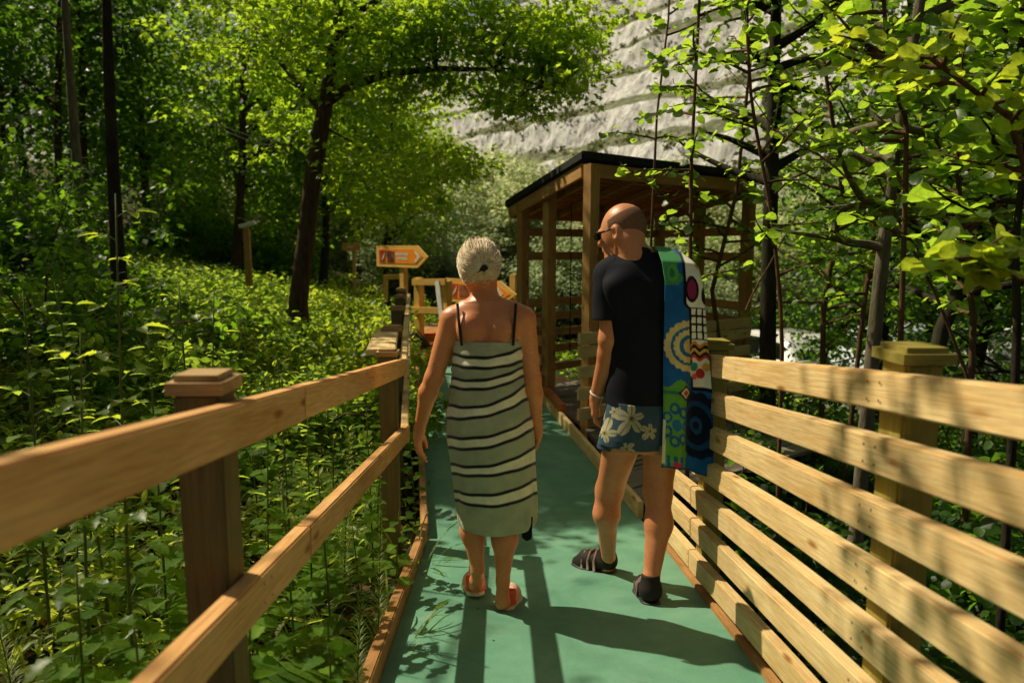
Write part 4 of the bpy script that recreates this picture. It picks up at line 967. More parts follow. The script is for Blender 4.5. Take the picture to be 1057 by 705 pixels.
larm = [rc(Mp(633, 286), Mp(629, 350, -.02), .056, .047, .02), rc(Mp(629, 350, -.02), Mp(628, 365, 0), .047, .047, .02), rc(Mp(628, 365, 0), Mp(615, 411, .07), .047, .029, .02)]
rarm = [rc(Mp(704, 283), Mp(716, 350, .0), .058, .047, .03), rc(Mp(716, 350, 0), Mp(714, 400, .10), .045, .030, .02)]
hpm, mq, mrot = head(Mp(642.5, 240, .03), 1.06, tuple(face))
llegs = [rc(Mp(645, 445), Mp(629, 506, .14), .092, .062, .03), rc(Mp(629, 506, .14), Mp(626, 530, .14), .054, .056, .05), rc(Mp(626, 530, .14), Mp(628, 575, .22), .056, .034, .05), rc(Mp(628, 575, .24), Mp(627, 584, .24), .034, .038, .02)]
rlegs = [rc(Mp(683, 445), Mp(679, 508, -.02), .092, .062, .03), rc(Mp(679, 508, -.02), Mp(680, 540, -.07), .057, .058, .04), rc(Mp(680, 540, -.07), Mp(672, 597, -.16), .058, .036, .04), rc(Mp(672, 597, -.16), Mp(672, 612, -.16), .035, .040, .02)]
mbody = torso + larm + rarm + hpm + llegs + rlegs + [rc(Mp(657, 275, .0), Mp(648, 246, .01), .066, .060, .03), rc(Mp(652, 262, -.03), Mp(650, 250, -.03), .055, .050, .03)]
mbody += hand(Mp(615, 411, .07), (-.10, .12, -1), (.1, 1, 0.1), (1, -.15, 0), .080, .75) + hand(Mp(714, 400, .10), (.0, .3, -1), (-.2, 1, 0), (-1, -.2, 0), .078, .6)
part('body', mbody, M['skin_m'], mo, .0045)
# cropped hair: back and sides
skull = [el(mq(0, -.012, .022), (.077 * 1.06 + .0022, .096 * 1.06 + .0022, .096 * 1.06 + .0022), .02, mrot)]
part('hair', skull + [cut(mq(0, -.02, .072), tuple(Vector((0, 0, 1)) + face * .55)), cut(mq(0, .028, 0), tuple(face)), cut(mq(0, 0, -.052), (0, 0, -1)), el(mq(.08, -.010, -.010), (.02, .030, .040), .006, mrot, True), el(mq(-.08, -.010, -.010), (.02, .030, .040), .006, mrot, True)], M['stubble'], mo, .004)
# sunglasses
gp = []
for sg in (1, -1):
    gp.append(tube([mq(.078 * sg, -.012, .014), mq(.080 * sg, .03, .012), mq(.074 * sg, .082, .008)], [.003, .004, .005], 6))
    gp.append(tube([mq(.074 * sg, .086, .022), mq(.045 * sg, .104, .024), mq(.010 * sg, .110, .016), mq(.014 * sg, .108, -.010), mq(.045 * sg, .100, -.018), mq(.072 * sg, .086, -.010), mq(.074 * sg, .086, .022)], .0035, 6))
V1, F1 = join_parts(gp); gl = link('sunglasses', npmesh('sunglasses', V1, quads_to_faces(F1), M['glass'], True), mo)
for sg in (1, -1): part('lens', [el(mq(.043 * sg, .098, .003), (.034, .006, .022), .004, mrot)], M['glass'], gl, .004)
# shirt with sleeve and hem
sz = Mp(650, 416).z
def multi(name, groups, material, parent, res, wobble=0.0, wscale=9):
    vs, fs, o_ = [], [], 0
    for g in groups:
        V_, F_ = sdf_mesh(g, res, wobble, wscale); vs.append(V_); fs.append(F_ + o_); o_ += len(V_)
    return link(name, npmesh(name, np.concatenate(vs), np.concatenate(fs), material, True), parent)
ls0, ls1 = Mp(637, 280), Mp(629, 346, -.02); rs0, rs1 = Mp(703, 283), Mp(716, 346, .0)
multi('shirt', [grow(torso, .013) + [cut((0, 0, sz), (0, 0, -1)), cut(Mp(660, 262), (0, 0, 1))],
    [rc(Mp(652, 276), ls0, .07, .080, .03), rc(Mp(631, 286), Mp(627.5, 348, -.015), .083, .072, .03), cut(ls0.lerp(ls1, .76), tuple((ls1 - ls0) + Vector((0.02, 0, 0))))],
    [rc(rs0, rs1, .062, .060, .03), cut(rs0.lerp(rs1, .76), tuple(rs1 - rs0))],
    [rc(Mp(657, 272, .0), Mp(655, 262, .005), .085, .076, .03), cut(Mp(656, 260), (0, .25, 1))]], M['shirt'], mo, .0050, 0.0042, 4)
# shorts
fl_c = [(652, 432, 15, .3), (624, 447, 12, 1.2), (647, 463, 8, .7), (690, 462, 10, 2.0), (671, 445, 8, .2), (707, 440, 11, .9), (634, 425, 6, 1.9)]
def shorts_col(V_):
    px, py = proj(V_)
    c = np.tile((0.045, 0.085, 0.125), (len(V_), 1)); front = V_[:, 1] > YM
    px = px + np.where(front, 17, 0)
    for cx, cy_, r, ph in fl_c:
        dx, dy = px - cx, py - cy_; rr = np.hypot(dx, dy); an = np.arctan2(dy, dx) + ph
        w = r * 1.15 * (0.22 + 0.78 * np.abs(np.cos(an * 2.5)) ** 0.8) * (1 + .25 * np.sin(an + cx))
        m1 = rr < w; c[m1] = (0.46, 0.42, 0.27); c[m1 & (np.abs(np.sin(an * 2.5 + PI / 2)) > .985)] = (0.2, 0.2, 0.14)
        c[(rr < r * .24)] = (0.30, 0.26, 0.10); c[(rr < r * .10)] = (0.04, 0.05, 0.05)
    return c
lhem = Mp(629, 474, .07); rhem = Mp(680, 477, -.01)
hip = mrows([(412, 627, 708, .0, .150), (430, 625, 709, .0, .155), (450, 622, 709, .0, .15), (458, 622, 706, .0, .14)])
sh_parts = [loft(hip, .03), rc(Mp(647, 440, .02), Mp(628.5, 480, .08), .105, .084, .03), rc(Mp(683, 440, .0), Mp(679.5, 482, -.01), .100, .083, .02), cut((0, 0, Mp(650, 410).z), (0, 0, 1)), cut((0, 0, Mp(650, 475).z), (0.10, 0, -1))]
part('shorts', sh_parts, M['shorts'], mo, .0032, 0.0016, shorts_col, 6)
# wrist band
wb = Mp(617, 406, .062); ax_ = (Mp(615, 411, .07) - Mp(628, 365, 0)).normalized(); u1 = ax_.cross(Vector((0, 1, 0))).normalized(); u2 = ax_.cross(u1)
V1, F1 = tube([wb + (u1 * math.cos(a) + u2 * math.sin(a)) * .034 for a in np.linspace(0, 2 * PI, 18)], .0045, 6); link('wristband', npmesh('wristband', V1, quads_to_faces(F1), M['white'], True), mo)
hl = on_ramp(637, 580, 3.43); shoe(mo, hl + Vector((-.005, -.02, 0)), hl + Vector((-.215, .155, -.018)), .112, .135, M['shoe'], M['black'], True)
hl = on_ramp(672, 625, 2.99); shoe(mo, hl + Vector((.002, -.02, 0)), hl + Vector((.012, .26, -.034)), .112, .135, M['shoe'], M['black'], True)

# ------------------------------------------------------------------ printed beach towel over the man's shoulder
bt = thing('beach_towel', Mp(705, 268, .0), 'blue towel with a sugar skull and scalloped ring print, draped over the right shoulder', 'towel')
nu, nv = 130, 250
u_ = np.linspace(0, 1, nu)[None, :]; v_ = np.linspace(-0.42, 1, nv)[:, None]    # v<0: the front half
vb = np.clip(v_, 0, 1); py = 264 + 210 * vb
lx = np.interp(py, [264, 290, 420, 474], [678, 682, 681, 679]); rx = np.interp(py, [264, 275, 300, 350, 385, 474], [707, 720, 726, 729, 733, 738])
w_ = np.clip(u_ / 0.74, 0, 1)                       # 0..0.74 faces back, the rest wraps to the side and forward
pxg = lx + (rx - lx) * (np.sin(w_ * PI / 2) * 0.45 + w_ * 0.55)
yb_ = -0.165 + 0.0 * pxg + 0.05 * w_ ** 3 + 0.12 * sstep(u_, .66, 1.0) + 0.024 * np.sin(u_ * 12 + v_ * 2.5 + 1) * sstep(v_, .05, .6) + 0.007 * np.sin(u_ * 29 + 1 + v_ * 5) * sstep(v_, .2, .8) + 0.006 * np.sin(v_ * 14 + u_ * 4) * (1 - sstep(v_, .2, .5))
yb_ = yb_ + np.interp(vb, [0, .05, .12, .25, 1], [.055, -.010, -.028, -.018, .003])
z_ = 0 * pxg + np.vectorize(lambda p: Mp(700, p).z)(py)
Yg = YM + yb_; Xg = Pv(pxg, py + 0 * pxg, YM - .10)[..., 0]
tfr = np.clip(-v_ / 0.42, 0, 1)                      # front flap: over the shoulder and down the chest
arch = np.clip(-v_ / 0.10, 0, 1)
Yg = np.where(v_ < 0, YM - 0.065 + 0.215 * sstep(-v_, 0, .16) + 0.01 * np.sin(u_ * 9) + 0.03 * u_, Yg)
z_ = np.where(v_ < 0, Mp(700, 264).z + 0.018 * np.sin(arch * PI) - 1.28 * np.clip(-v_ - 0.09, 0, 1) - 0.05 * u_ ** 2, z_ - 0.035 * u_ ** 2 * (1 - vb))
z_ = z_ + sstep(v_, .5, 1) * (0.018 * np.sin(u_ * 7 + 1) - 0.03 * u_)
# pattern, in print pixels: a across, b down
pa = pxg + np.where(u_ > .74, (u_ - .74) * 90, 0); pb = np.where(v_ < 0, 264 + v_ * 400 + 0 * pxg, py + 0 * pxg)
Cc = np.zeros(pa.shape + (3,)); Cc[:] = (0.010, 0.085, 0.26)
def paint(m, c): Cc[m] = c
def disc(cx, cy_, r, sx=1.0): return np.hypot((pa - cx) / sx, pb - cy_) < r
paint((pb < 292) & (pa < 697 + 3 * np.sin(pb * .4)), (0.05, 0.22, 0.08)); paint(disc(690, 283, 7, .8), (0.09, 0.30, 0.05)); paint(disc(689, 283, 3.5, .8), (0.02, 0.14, 0.07))
dk = disc(714, 352, 44, .62) & (pb > 305); paint(dk & (pa > 716), (0.01, 0.03, 0.09))
# skull: white with black outline, plum eye, teeth
sk = disc(714, 288, 27, .66) | ((np.abs(pa - (716 + (pb - 300) * .06)) < 9) & (pb > 290) & (pb < 392)); skb = disc(714, 288, 30, .68) | ((np.abs(pa - (716 + (pb - 300) * .06)) < 11.5) & (pb > 290) & (pb < 396))
an = np.arctan2(pb - 351, pa - 707); rg = np.hypot(pa - 707, pb - 351)
teeth = 1.6 * np.abs(np.sin(an * 11)); paint(rg < 24 + teeth, (0.52, 0.42, 0.17)); paint(rg < 19, (0.012, 0.11, 0.25)); paint((rg < 15.5 + 1.2 * np.abs(np.sin(an * 9))), (0.55, 0.44, 0.18)); paint(rg < 11, (0.012, 0.10, 0.24)); paint(rg < 7, (0.45, 0.35, 0.12))
paint(skb & (pa > 700), (0.006, 0.006, 0.01)); paint(sk & (pa > 703), (0.72, 0.66, 0.55))
paint(disc(709, 296, 12, .62), (0.008, 0.006, 0.01)); paint(disc(709, 296, 9, .55), (0.22, 0.02, 0.07)); paint(disc(717, 274, 4), (0.5, 0.3, 0.05)); paint(disc(717, 274, 2), (0.02, 0.02, 0.02))
paint(disc(724, 300, 9, .5), (0.008, 0.006, 0.01))
for k in range(4):
    y0 = 317 + k * 8.2
    for j, xx in enumerate((711, 718, 725)):
        m = (np.abs(pa - xx - k * .5) < 3.6) & (np.abs(pb - y0) < 4.2); paint(m, (0.008, 0.008, 0.01)); paint((np.abs(pa - xx - k * .5) < 2.5) & (np.abs(pb - y0) < 3.0), (0.78, 0.72, 0.60))
for k, c in enumerate(((0.55, 0.20, 0.03), (0.01, 0.01, 0.01), (0.60, 0.35, 0.08), (0.01, 0.01, 0.01), (0.5, 0.05, 0.03))):
    paint((pa > 708) & (pa < 730) & (np.abs(pb - (350 + k * 3.4 + 2 * np.sin(pa * .5))) < 1.7), c)
paint(disc(716, 376, 8), (0.70, 0.62, 0.50)); paint(disc(713, 372, 4.5), (0.02, 0.22, 0.25)); paint(disc(720, 379, 5), (0.45, 0.03, 0.03)); paint(disc(714, 382, 3), (0.55, 0.10, 0.16)); paint(disc(726, 372, 4), (0.62, 0.30, 0.05))
# lower part: green panel with blue rings, navy rosette
gm = (pb > 388 + 4 * np.sin(pa * .25)) & (pa < 704 + 2 * np.sin(pb * .1)); paint(gm, (0.10, 0.27, 0.04))
for k in range(7):
    a0 = k * 2 * PI / 7; cx, cy_ = 694 + 10 * math.cos(a0), 430 + 17 * math.sin(a0); paint(gm & disc(cx, cy_, 6, .8), (0.012, 0.09, 0.22)); paint(gm & disc(cx, cy_, 3, .8), (0.14, 0.30, 0.05))
paint(gm & disc(694, 430, 6, .8), (0.02, 0.12, 0.24)); paint(gm & (pb > 462) & (np.sin(pa * .9) > 0), (0.012, 0.09, 0.22)); paint(gm & (np.abs(pb - 397) < 1.6), (0.03, 0.14, 0.08))
rm = (pb > 396) & (pa >= 704); rr = np.hypot((pa - 716) * 1.2, pb - 428); paint(rm & (rr < 30 + 2 * np.abs(np.sin(np.arctan2(pb - 428, pa - 716) * 8))), (0.006, 0.010, 0.03)); paint(rm & (rr < 23), (0.01, 0.05, 0.15)); paint(rm & (rr < 18), (0.005, 0.008, 0.025)); paint(rm & (rr < 8), (0.01, 0.06, 0.18)); paint(rm & (rr < 4), (0.01, 0.01, 0.02))
paint((np.abs(pa - 703) + np.abs(pb - 397) < 8), (0.01, 0.01, 0.01)); paint((np.abs(pa - 703) + np.abs(pb - 397) < 5.5), (0.6, 0.5, 0.3)); paint((np.abs(pa - 703) + np.abs(pb - 397) < 3.2), (0.42, 0.04, 0.06))
paint((pb > 468) & (pa > 690) & (pa < 700), (0.40, 0.03, 0.08)); paint(pb > 472.5, (0.01, 0.05, 0.12)); paint((pa < 683) & (pb > 425) & (pb < 470), (0.50, 0.50, 0.36))
Cc = Cc * 1.5
z_ = z_ + 0.030 * np.exp(-(v_ / .09) ** 2)
Vb = np.stack([Xg + 0 * z_, Yg + 0 * z_, z_ + 0 * Yg], -1)
idx = np.arange(nu * nv).reshape(nv, nu); Fb = np.stack([idx[:-1, :-1], idx[1:, :-1], idx[1:, 1:], idx[:-1, 1:]], -1).reshape(-1, 4)
o = link('cloth', npmesh('cloth', Vb.reshape(-1, 3), Fb, M['print'], True, Cc.reshape(-1, 3)), bt); sm = o.modifiers.new('thickness', 'SOLIDIFY'); sm.thickness = .006; sm.offset = -1

# black bag left on the steps
s = thing('bag', P(431, 352, 10.6), 'black bag slumped on the timber steps', 'bag')
q = P(431, 353, 10.65)
part('sack', [el(q, (.13, .10, .10), .05), el(q + Vector((.10, 0, -.05)), (.10, .09, .05), .05), el(q + Vector((-.06, 0, .08)), (.06, .06, .08), .05)], M['black'], s, .012, .004)
V1, F1 = tube([q + Vector(v) for v in ((-.08, -.08, .12), (0, -.10, .20), (.10, -.09, .08), (.20, -.08, -.06))], .010, 6); link('strap', npmesh('strap', V1, quads_to_faces(F1), M['black'], True), s)
# red tape on the hand rail post
# ------------------------------------------------------------------ vegetation
def bent_path(base, top, n=10, wob=0.12, r=None, sag=0.0):
    r = r or random; base = Vector(base); top = Vector(top); L_ = (top - base).length; s = r.random() * 50; out = []
    for i in range(n + 1):
        t = i / n; o = Vector((mnoise.noise(Vector((t * 2.3 + s, 0, 0))), mnoise.noise(Vector((t * 2.3, s, 0))), 0)) * wob * L_ * .25 * math.sin(PI * min(1, t * 1.0)) ** .5
        out.append(base.lerp(top, t) + o + Vector((0, 0, -sag * L_ * math.sin(PI * t) * .0)))
    return out
def pt_on(path, t):
    x = t * (len(path) - 1); i = min(int(x), len(path) - 2); return path[i].lerp(path[i + 1], x - i)
def clump_leaves(cs, rad, per, size, r, kind='quad', flat=0.45, droop=0.3):
    """Leaves round clump centres, roughly level as on real sprays."""
    pos = []; 
    c = np.repeat(np.array(cs), per, 0); rr = np.repeat(np.asarray(rad) * np.ones(len(cs)), per)[:, None]
    d = r.normal(size=(len(c), 3)) * (1, 1, flat) * 0.55; pos = c + d * rr
    fwd = d * (1, 1, .5) + r.normal(size=d.shape) * 0.5; fwd[:, 2] -= droop
    up = r.normal(size=d.shape) * 0.45 + (0, 0, 1.0)
    return pos, fwd, up, size * r.uniform(.6, 1.25, len(c))
def tree(name, base, top, r0, crown_z, crown_r, nclump, per, lsize, seed, label, cat='tree', group=None, kind='quad', lm='leaf_forest', bm_='bark', limbs=7, cull=True, centre=None, wob=.12, r1=None, clump_r=.55, squash=1.0):
    """A trunk with limbs that reach the leaf clumps; crown fills an uneven ellipsoid from crown_z[0] to crown_z[1]."""
    rr = random.Random(seed); r = np.random.default_rng(seed); base = Vector(base); top = Vector(top)
    t = thing(name, base, label, cat, group); path = bent_path(base - Vector((0, 0, .15)), top, 12, wob, rr)
    n = len(path); r1 = r0 * .25 if r1 is None else r1
    rad = [r0 * (1.5 if i == 0 else 1.15 if i == 1 else 1) * (1 - i / (n - 1)) + r1 * i / (n - 1) for i in range(n)]
    tubes = [tube(path, rad, 10)]
    c0 = Vector(centre) if centre else Vector((top.x, top.y, base.z + (crown_z[0] + crown_z[1]) / 2)); hz = (crown_z[1] - crown_z[0]) / 2
    # clump centres: uneven lobes
    lob = [(unit(1, r)[0] * (crown_r * .55, crown_r * .55, hz * .6), r.uniform(.35, .65)) for _ in range(9)]
    cs = []
    while len(cs) < nclump:
        o, w = lob[r.integers(0, 9)]; q = o + r.normal(size=3) * (crown_r * w, crown_r * w * squash, hz * w) * .62
        if (q[0] / crown_r) ** 2 + (q[1] / crown_r) ** 2 + (q[2] / hz) ** 2 < 1.25: cs.append(np.array(c0) + q)
    cs = np.array(cs)
    for k in range(limbs):
        c = Vector(cs[r.integers(0, len(cs))]); tt = min(.97, max(.25, (c.z - base.z - (c - base).xy.length * .5) / max(.1, top.z - base.z)))
        s = pt_on(path, tt); lp = [s, s.lerp(c, .35) + Vector((0, 0, .08 * (c - s).length)), s.lerp(c, .7) + Vector((0, 0, .06 * (c - s).length)), c]
        rb = r0 * (1 - tt) * .5 + r0 * .10; tubes.append(tube(lp, [rb, rb * .7, rb * .45, rb * .15], 6))
        for _ in range(2):
            e = c + Vector(r.normal(size=3) * crown_r * .22); tubes.append(tube([lp[2], lp[2].lerp(e, .5) + Vector((0, 0, .03)), e], [rb * .35, rb * .22, rb * .08], 5))
    link('trunk', tube_mesh('trunk', tubes, M[bm_], base), t, Matrix.Translation(base))
    pos, fwd, up, sz_ = clump_leaves(cs, clump_r * r.uniform(.6, 1.3, len(cs)), per, lsize, r, kind)
    if cull: k_ = keep_sun(pos, .04, r); pos, fwd, up, sz_ = pos[k_], fwd[k_], up[k_], sz_[k_]
    Vl, Fl = leaves(kind, pos, fwd, up, sz_)
    link('crown', npmesh('crown', Vl - np.array(base), Fl, M[lm], False), t, Matrix.Translation(base)); return t
def copy_tree(o, loc, rz, sc, label=None, group=None, parent=None):
    c = o.copy(); COL.objects.link(c); c.parent = parent
    if parent is None:
        c.location = loc; c.rotation_euler = (0, 0, rz); c.scale = (sc, sc, sc * random.uniform(.9, 1.12))
        if label: c['label'] = label
        if group: c['group'] = group
    for ch in [x for x in ALLCH.get(o.name, [])]:
        d = ch.copy(); COL.objects.link(d); d.parent = c
    return c
ALLCH = {}
def register(o): ALLCH[o.name] = [x for x in bpy.data.objects if x.parent == o]; return o
def ground_pt(px, Y): x = P(px, 300, Y).x; return Vector((x, Y, float(H(x, Y))))

# --- the leaning maple left of the path with its long limb over the boardwalk
b = ground_pt(306, 9.6); top = P(352, -60, 9.4)
mp_ = thing('maple_tree', b, 'leaning maple with a reddish trunk and a long limb arching over the boardwalk', 'tree')
rr = random.Random(11); r = np.random.default_rng(11)
path = [b - Vector((0, 0, .2)), P(308, 310, 9.6), P(316, 245, 9.6), P(322, 190, 9.55), P(332, 130, 9.5), P(338, 98, 9.5), P(346, 40, 9.4), P(352, -40, 9.4), P(360, -160, 9.3)]
tubes = [tube(path, [.17, .125, .115, .108, .10, .092, .075, .055, .03], 12)]
limb = [P(336, 108, 9.5), P(360, 90, 9.4), P(400, 77, 9.2), P(450, 71, 9.0), P(510, 72, 8.8), P(560, 90, 8.7)]
tubes.append(tube(limb, [.065, .055, .046, .036, .022, .010], 8))
lim2 = [P(334, 118, 9.5), P(315, 95, 9.7), P(285, 60, 10.0), P(250, 10, 10.3)]; tubes.append(tube(lim2, [.05, .04, .03, .012], 8))
lim3 = [P(345, 50, 9.4), P(375, 10, 9.3), P(420, -20, 9.2), P(480, -30, 9.0)]; tubes.append(tube(lim3, [.05, .04, .03, .012], 8))
cs = []
def spray(px, py, Y, n, sx, sy, sY=0.5):
    for _ in range(n): cs.append(tuple(P(px + r.normal() * sx, py + r.normal() * sy, Y + r.normal() * sY)))
for px, py, n, sx, sy in ((420, 20, 38, 40, 28), (480, 30, 40, 38, 26), (540, 42, 34, 28, 26), (575, 70, 24, 16, 18), (470, 95, 10, 32, 8), (530, 105, 10, 22, 9), (400, 55, 18, 30, 18), (370, 160, 12, 20, 16), (400, 185, 11, 26, 12), (440, 165, 6, 16, 8), (430, 205, 6, 14, 6), (385, 215, 6, 16, 8), (380, 100, 12, 25, 12), (330, 20, 30, 40, 25), (270, 40, 30, 40, 30), (300, 120, 14, 22, 16), (480, 175, 7, 16, 5), (590, 20, 14, 18, 16)):
    spray(px, py, 9.0 if px > 380 else 9.7, n, sx, sy)
for i, c in enumerate(cs):
    if i % 4: continue
    c = Vector(c); best = min((q for L_ in (limb, lim2, lim3, path[3:7]) for q in L_), key=lambda q: (q - c).length)
    if (best - c).length > .95: continue
    mid = best.lerp(c, .5) + Vector((0, 0, .06)); tubes.append(tube([best, mid, c], [.016, .010, .004], 5))
link('trunk', tube_mesh('trunk', tubes, M['bark'], b), mp_, Matrix.Translation(b))
pos, fwd, up, sz_ = clump_leaves(cs, .30 * r.uniform(.6, 1.3, len(cs)), 62, .085, r, 'lobed', .42, .35)
Vl, Fl = leaves('lobed', pos, fwd, up, sz_); link('crown', npmesh('crown', Vl - np.array(b), Fl, M['leaf_maple']), mp_, Matrix.Translation(b))
# upper crown above the frame: it shades the shelter and throws dapples on the level boardwalk
c2 = [tuple(Vector((-2.4, 9.6, 5.2)) + Vector(r.normal(size=3) * (1.3, 1.2, .8))) for _ in range(45)]
pos, fwd, up, sz_ = clump_leaves(c2, .32, 60, .10, r, 'lobed'); k_ = keep_sun(pos, .03, r)
Vl, Fl = leaves('lobed', pos[k_], fwd[k_], up[k_], sz_[k_]); link('crown', npmesh('crown', Vl - np.array(b), Fl, M['leaf_maple']), mp_, Matrix.Translation(b))

# --- dark straight tree on the left
b = ground_pt(122, 8.2)
tree('forest_tree', b, P(98, -260, 8.6), .085, (4.3, 8.2), 2.0, 150, 65, .10, 21, 'straight dark trunk near the walkers, standing left of the post lamp', lm='leaf_forest', bm_='bark_dark', centre=(-4.6, 8.0, 6.6), kind='lobed', wob=.05)
b = ground_pt(84, 10.5)
tree('forest_tree', b, P(58, -200, 10.6), .085, (5.0, 9.5), 2.0, 120, 60, .12, 22, 'pale grey leaning trunk at the left edge of the wood', lm='leaf_forest', bm_='bark_grey', wob=.05)
# --- the wood on the left: a few kinds, each built once and then copied
rr = random.Random(5)
spots = [(-13, 13), (-10.2, 13.2), (-12, 16), (-10.8, 18.0), (-3.6, 23.0), (-15.5, 17), (-6.6, 18.5), (-4.6, 19.5), (-11, 20.5), (-14.5, 21.5), (-8.2, 22), (-5.8, 24.5), (-18.5, 22), (-17, 27), (-12, 26), (-8, 28), (-6, 31), (-22, 29), (-14, 33), (-19, 36), (-9, 34), (-26, 36), (-24, 45), (-16, 43), (-10, 41), (-10.5, 10.6), (-33, 48), (-20, 52)]
for i, (x, y) in enumerate(spots):
    x += rr.uniform(-.5, .5); y += rr.uniform(-.5, .5); g = float(H(x, y)); sc = rr.uniform(.85, 1.2); k = i % 3; near = y < 24
    hh = 11.0 * sc
    tree('forest_tree', (x, y, g), (x + rr.gauss(0, .5), y + rr.gauss(0, .5), g + hh), rr.uniform(.08, .15) * sc, (1.2, hh), 2.7 * sc, 230 if near else 170, 50 if near else 34, (.15 if near else .24) * sc, 500 + i,
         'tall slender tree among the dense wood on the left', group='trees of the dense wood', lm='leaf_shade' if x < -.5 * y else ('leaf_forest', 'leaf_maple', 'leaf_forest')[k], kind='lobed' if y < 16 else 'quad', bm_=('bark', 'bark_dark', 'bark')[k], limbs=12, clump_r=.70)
for i, (x, y, lab) in enumerate(((-8.6, 5.0, 'unseen broad maple added left of the view to shade the ferns by the ramp'), (-9.6, 8.4, 'unseen maple added for shade between the broad maple and the wood'), (-12.2, 9.6, 'unseen tall maple added for shade on the higher bank'))):  # trees out of view, added to darken the undergrowth with their shade
    g = float(H(x, y)); tree('forest_tree', (x, y, g), (x + .3, y, g + 10.5), .16, (3.2, 10.5), 3.0, 230, 52, .13, 560 + i, lab, lm='leaf_forest', kind='quad', bm_='bark', limbs=12, clump_r=.6)
# unseen ash added off left, boughs set to shade the ramp, fences and weeds
r = np.random.default_rng(77); cs2 = []
def over(X, Y, Z, k, n, sd):
    for _ in range(n): cs2.append((X - .745 * k + r.normal() * sd, Y + .43 * k + r.normal() * sd, Z + k + r.normal() * sd * .5))
for Yt in (.35, .8, 1.25, 1.7): over(.92, Yt, .75, 4.4, 5, .30)
over(-.5, .7, .7, 4.2, 3, .25); over(-.5, 2.3, .8, 4.2, 3, .3); over(.1, 4.1, -.4, 4.6, 4, .4); over(-2.4, 1.9, 0, 4.0, 14, .45); over(-1.3, 1.1, 0, 4.0, 14, .3); over(-3.2, 3.4, 0, 4.2, 12, .6); over(-2.6, 4.8, 0, 4.6, 10, .8)
b = Vector((-5.0, 1.2, float(H(-5.0, 1.2)))); at_ = thing('shade_ash_tree', b, 'unseen ash tree added left of the view to dapple the ramp and fences', 'tree'); rr = random.Random(4)
pth = bent_path(b - Vector((0, 0, .2)), b + Vector((.8, .6, 6.5)), 10, .1, rr); tubes = [tube(pth, [.16 - .011 * i for i in range(11)], 10)]
for c in cs2[::3]:
    c = Vector(c); s = pt_on(pth, .55 + .3 * rr.random()); tubes.append(tube([s, s.lerp(c, .5) + Vector((0, 0, .25)), c], [.035, .02, .006], 5))
link('trunk', tube_mesh('trunk', tubes, M['bark_grey'], b), at_, Matrix.Translation(b))
pos, fwd, up, sz_ = clump_leaves(cs2, .26, 26, .085, r, 'leaf'); Vl, Fl = leaves('leaf', pos, fwd, up, sz_)
link('crown', npmesh('crown', Vl - np.array(b), Fl, M['leaf_maple']), at_, Matrix.Translation(b))
# understorey shrubs in the wood
def bush(name, loc, w, h, ncl, per, ls, seed, label, lm, kind='quad', group=None, cat='shrub', stems=7, clump_r=.22, register_=False):
    r = np.random.default_rng(seed); rr = random.Random(seed); loc = Vector(loc); t = thing(name, loc, label, cat, group)
    cs = np.stack([r.normal(size=ncl) * w * .42, r.normal(size=ncl) * w * .42, np.abs(r.normal(size=ncl)) * h * .45 + h * .12], 1)
    cs[:, 2] *= 1 - .35 * np.clip(np.hypot(cs[:, 0], cs[:, 1]) / w, 0, 1)
    tb = [tube([Vector((rr.gauss(0, .05), rr.gauss(0, .05), -.1)), Vector(c) * .5 + Vector((0, 0, .1)), Vector(c)], [.014, .009, .004], 5) for c in cs[:: max(1, ncl // (stems * 3))]]
    link('stems', tube_mesh('stems', tb, M['twig']), t, Matrix.Translation(loc))
    pos, fwd, up, sz_ = clump_leaves(cs, clump_r * r.uniform(.7, 1.3, ncl), per, ls, r, kind, .6)
    pos[:, 2] = np.maximum(pos[:, 2], .02)
    Vl, Fl = leaves(kind, pos, fwd, up, sz_); link('foliage', npmesh('foliage', Vl, Fl, M[lm]), t, Matrix.Translation(loc)); return register(t)
sb = [bush('woodland_shrub', (0, 0, 0), 1.5, 1.5, 70, 40, .10, 60 + k, 'leafy understorey shrub between the trunks of the dense wood', ('leaf_shade', 'leaf_forest')[k], ('lobed', 'quad')[k], 'understorey shrubs of the dense wood') for k in range(2)]
rr = random.Random(9); cnt = 0
for i in range(34):
    y = rr.uniform(9.5, 24); x = -rr.uniform(.25, .72) * y - 1.0
    if y < 19 and x / y > -.60: x = -rr.uniform(.60, .76) * y
    if cnt < 2: sb[cnt].location = (x, y, float(H(x, y))); cnt += 1
    else: copy_tree(sb[i % 2], (x, y, float(H(x, y))), rr.uniform(0, 6), rr.uniform(.7, 1.4))
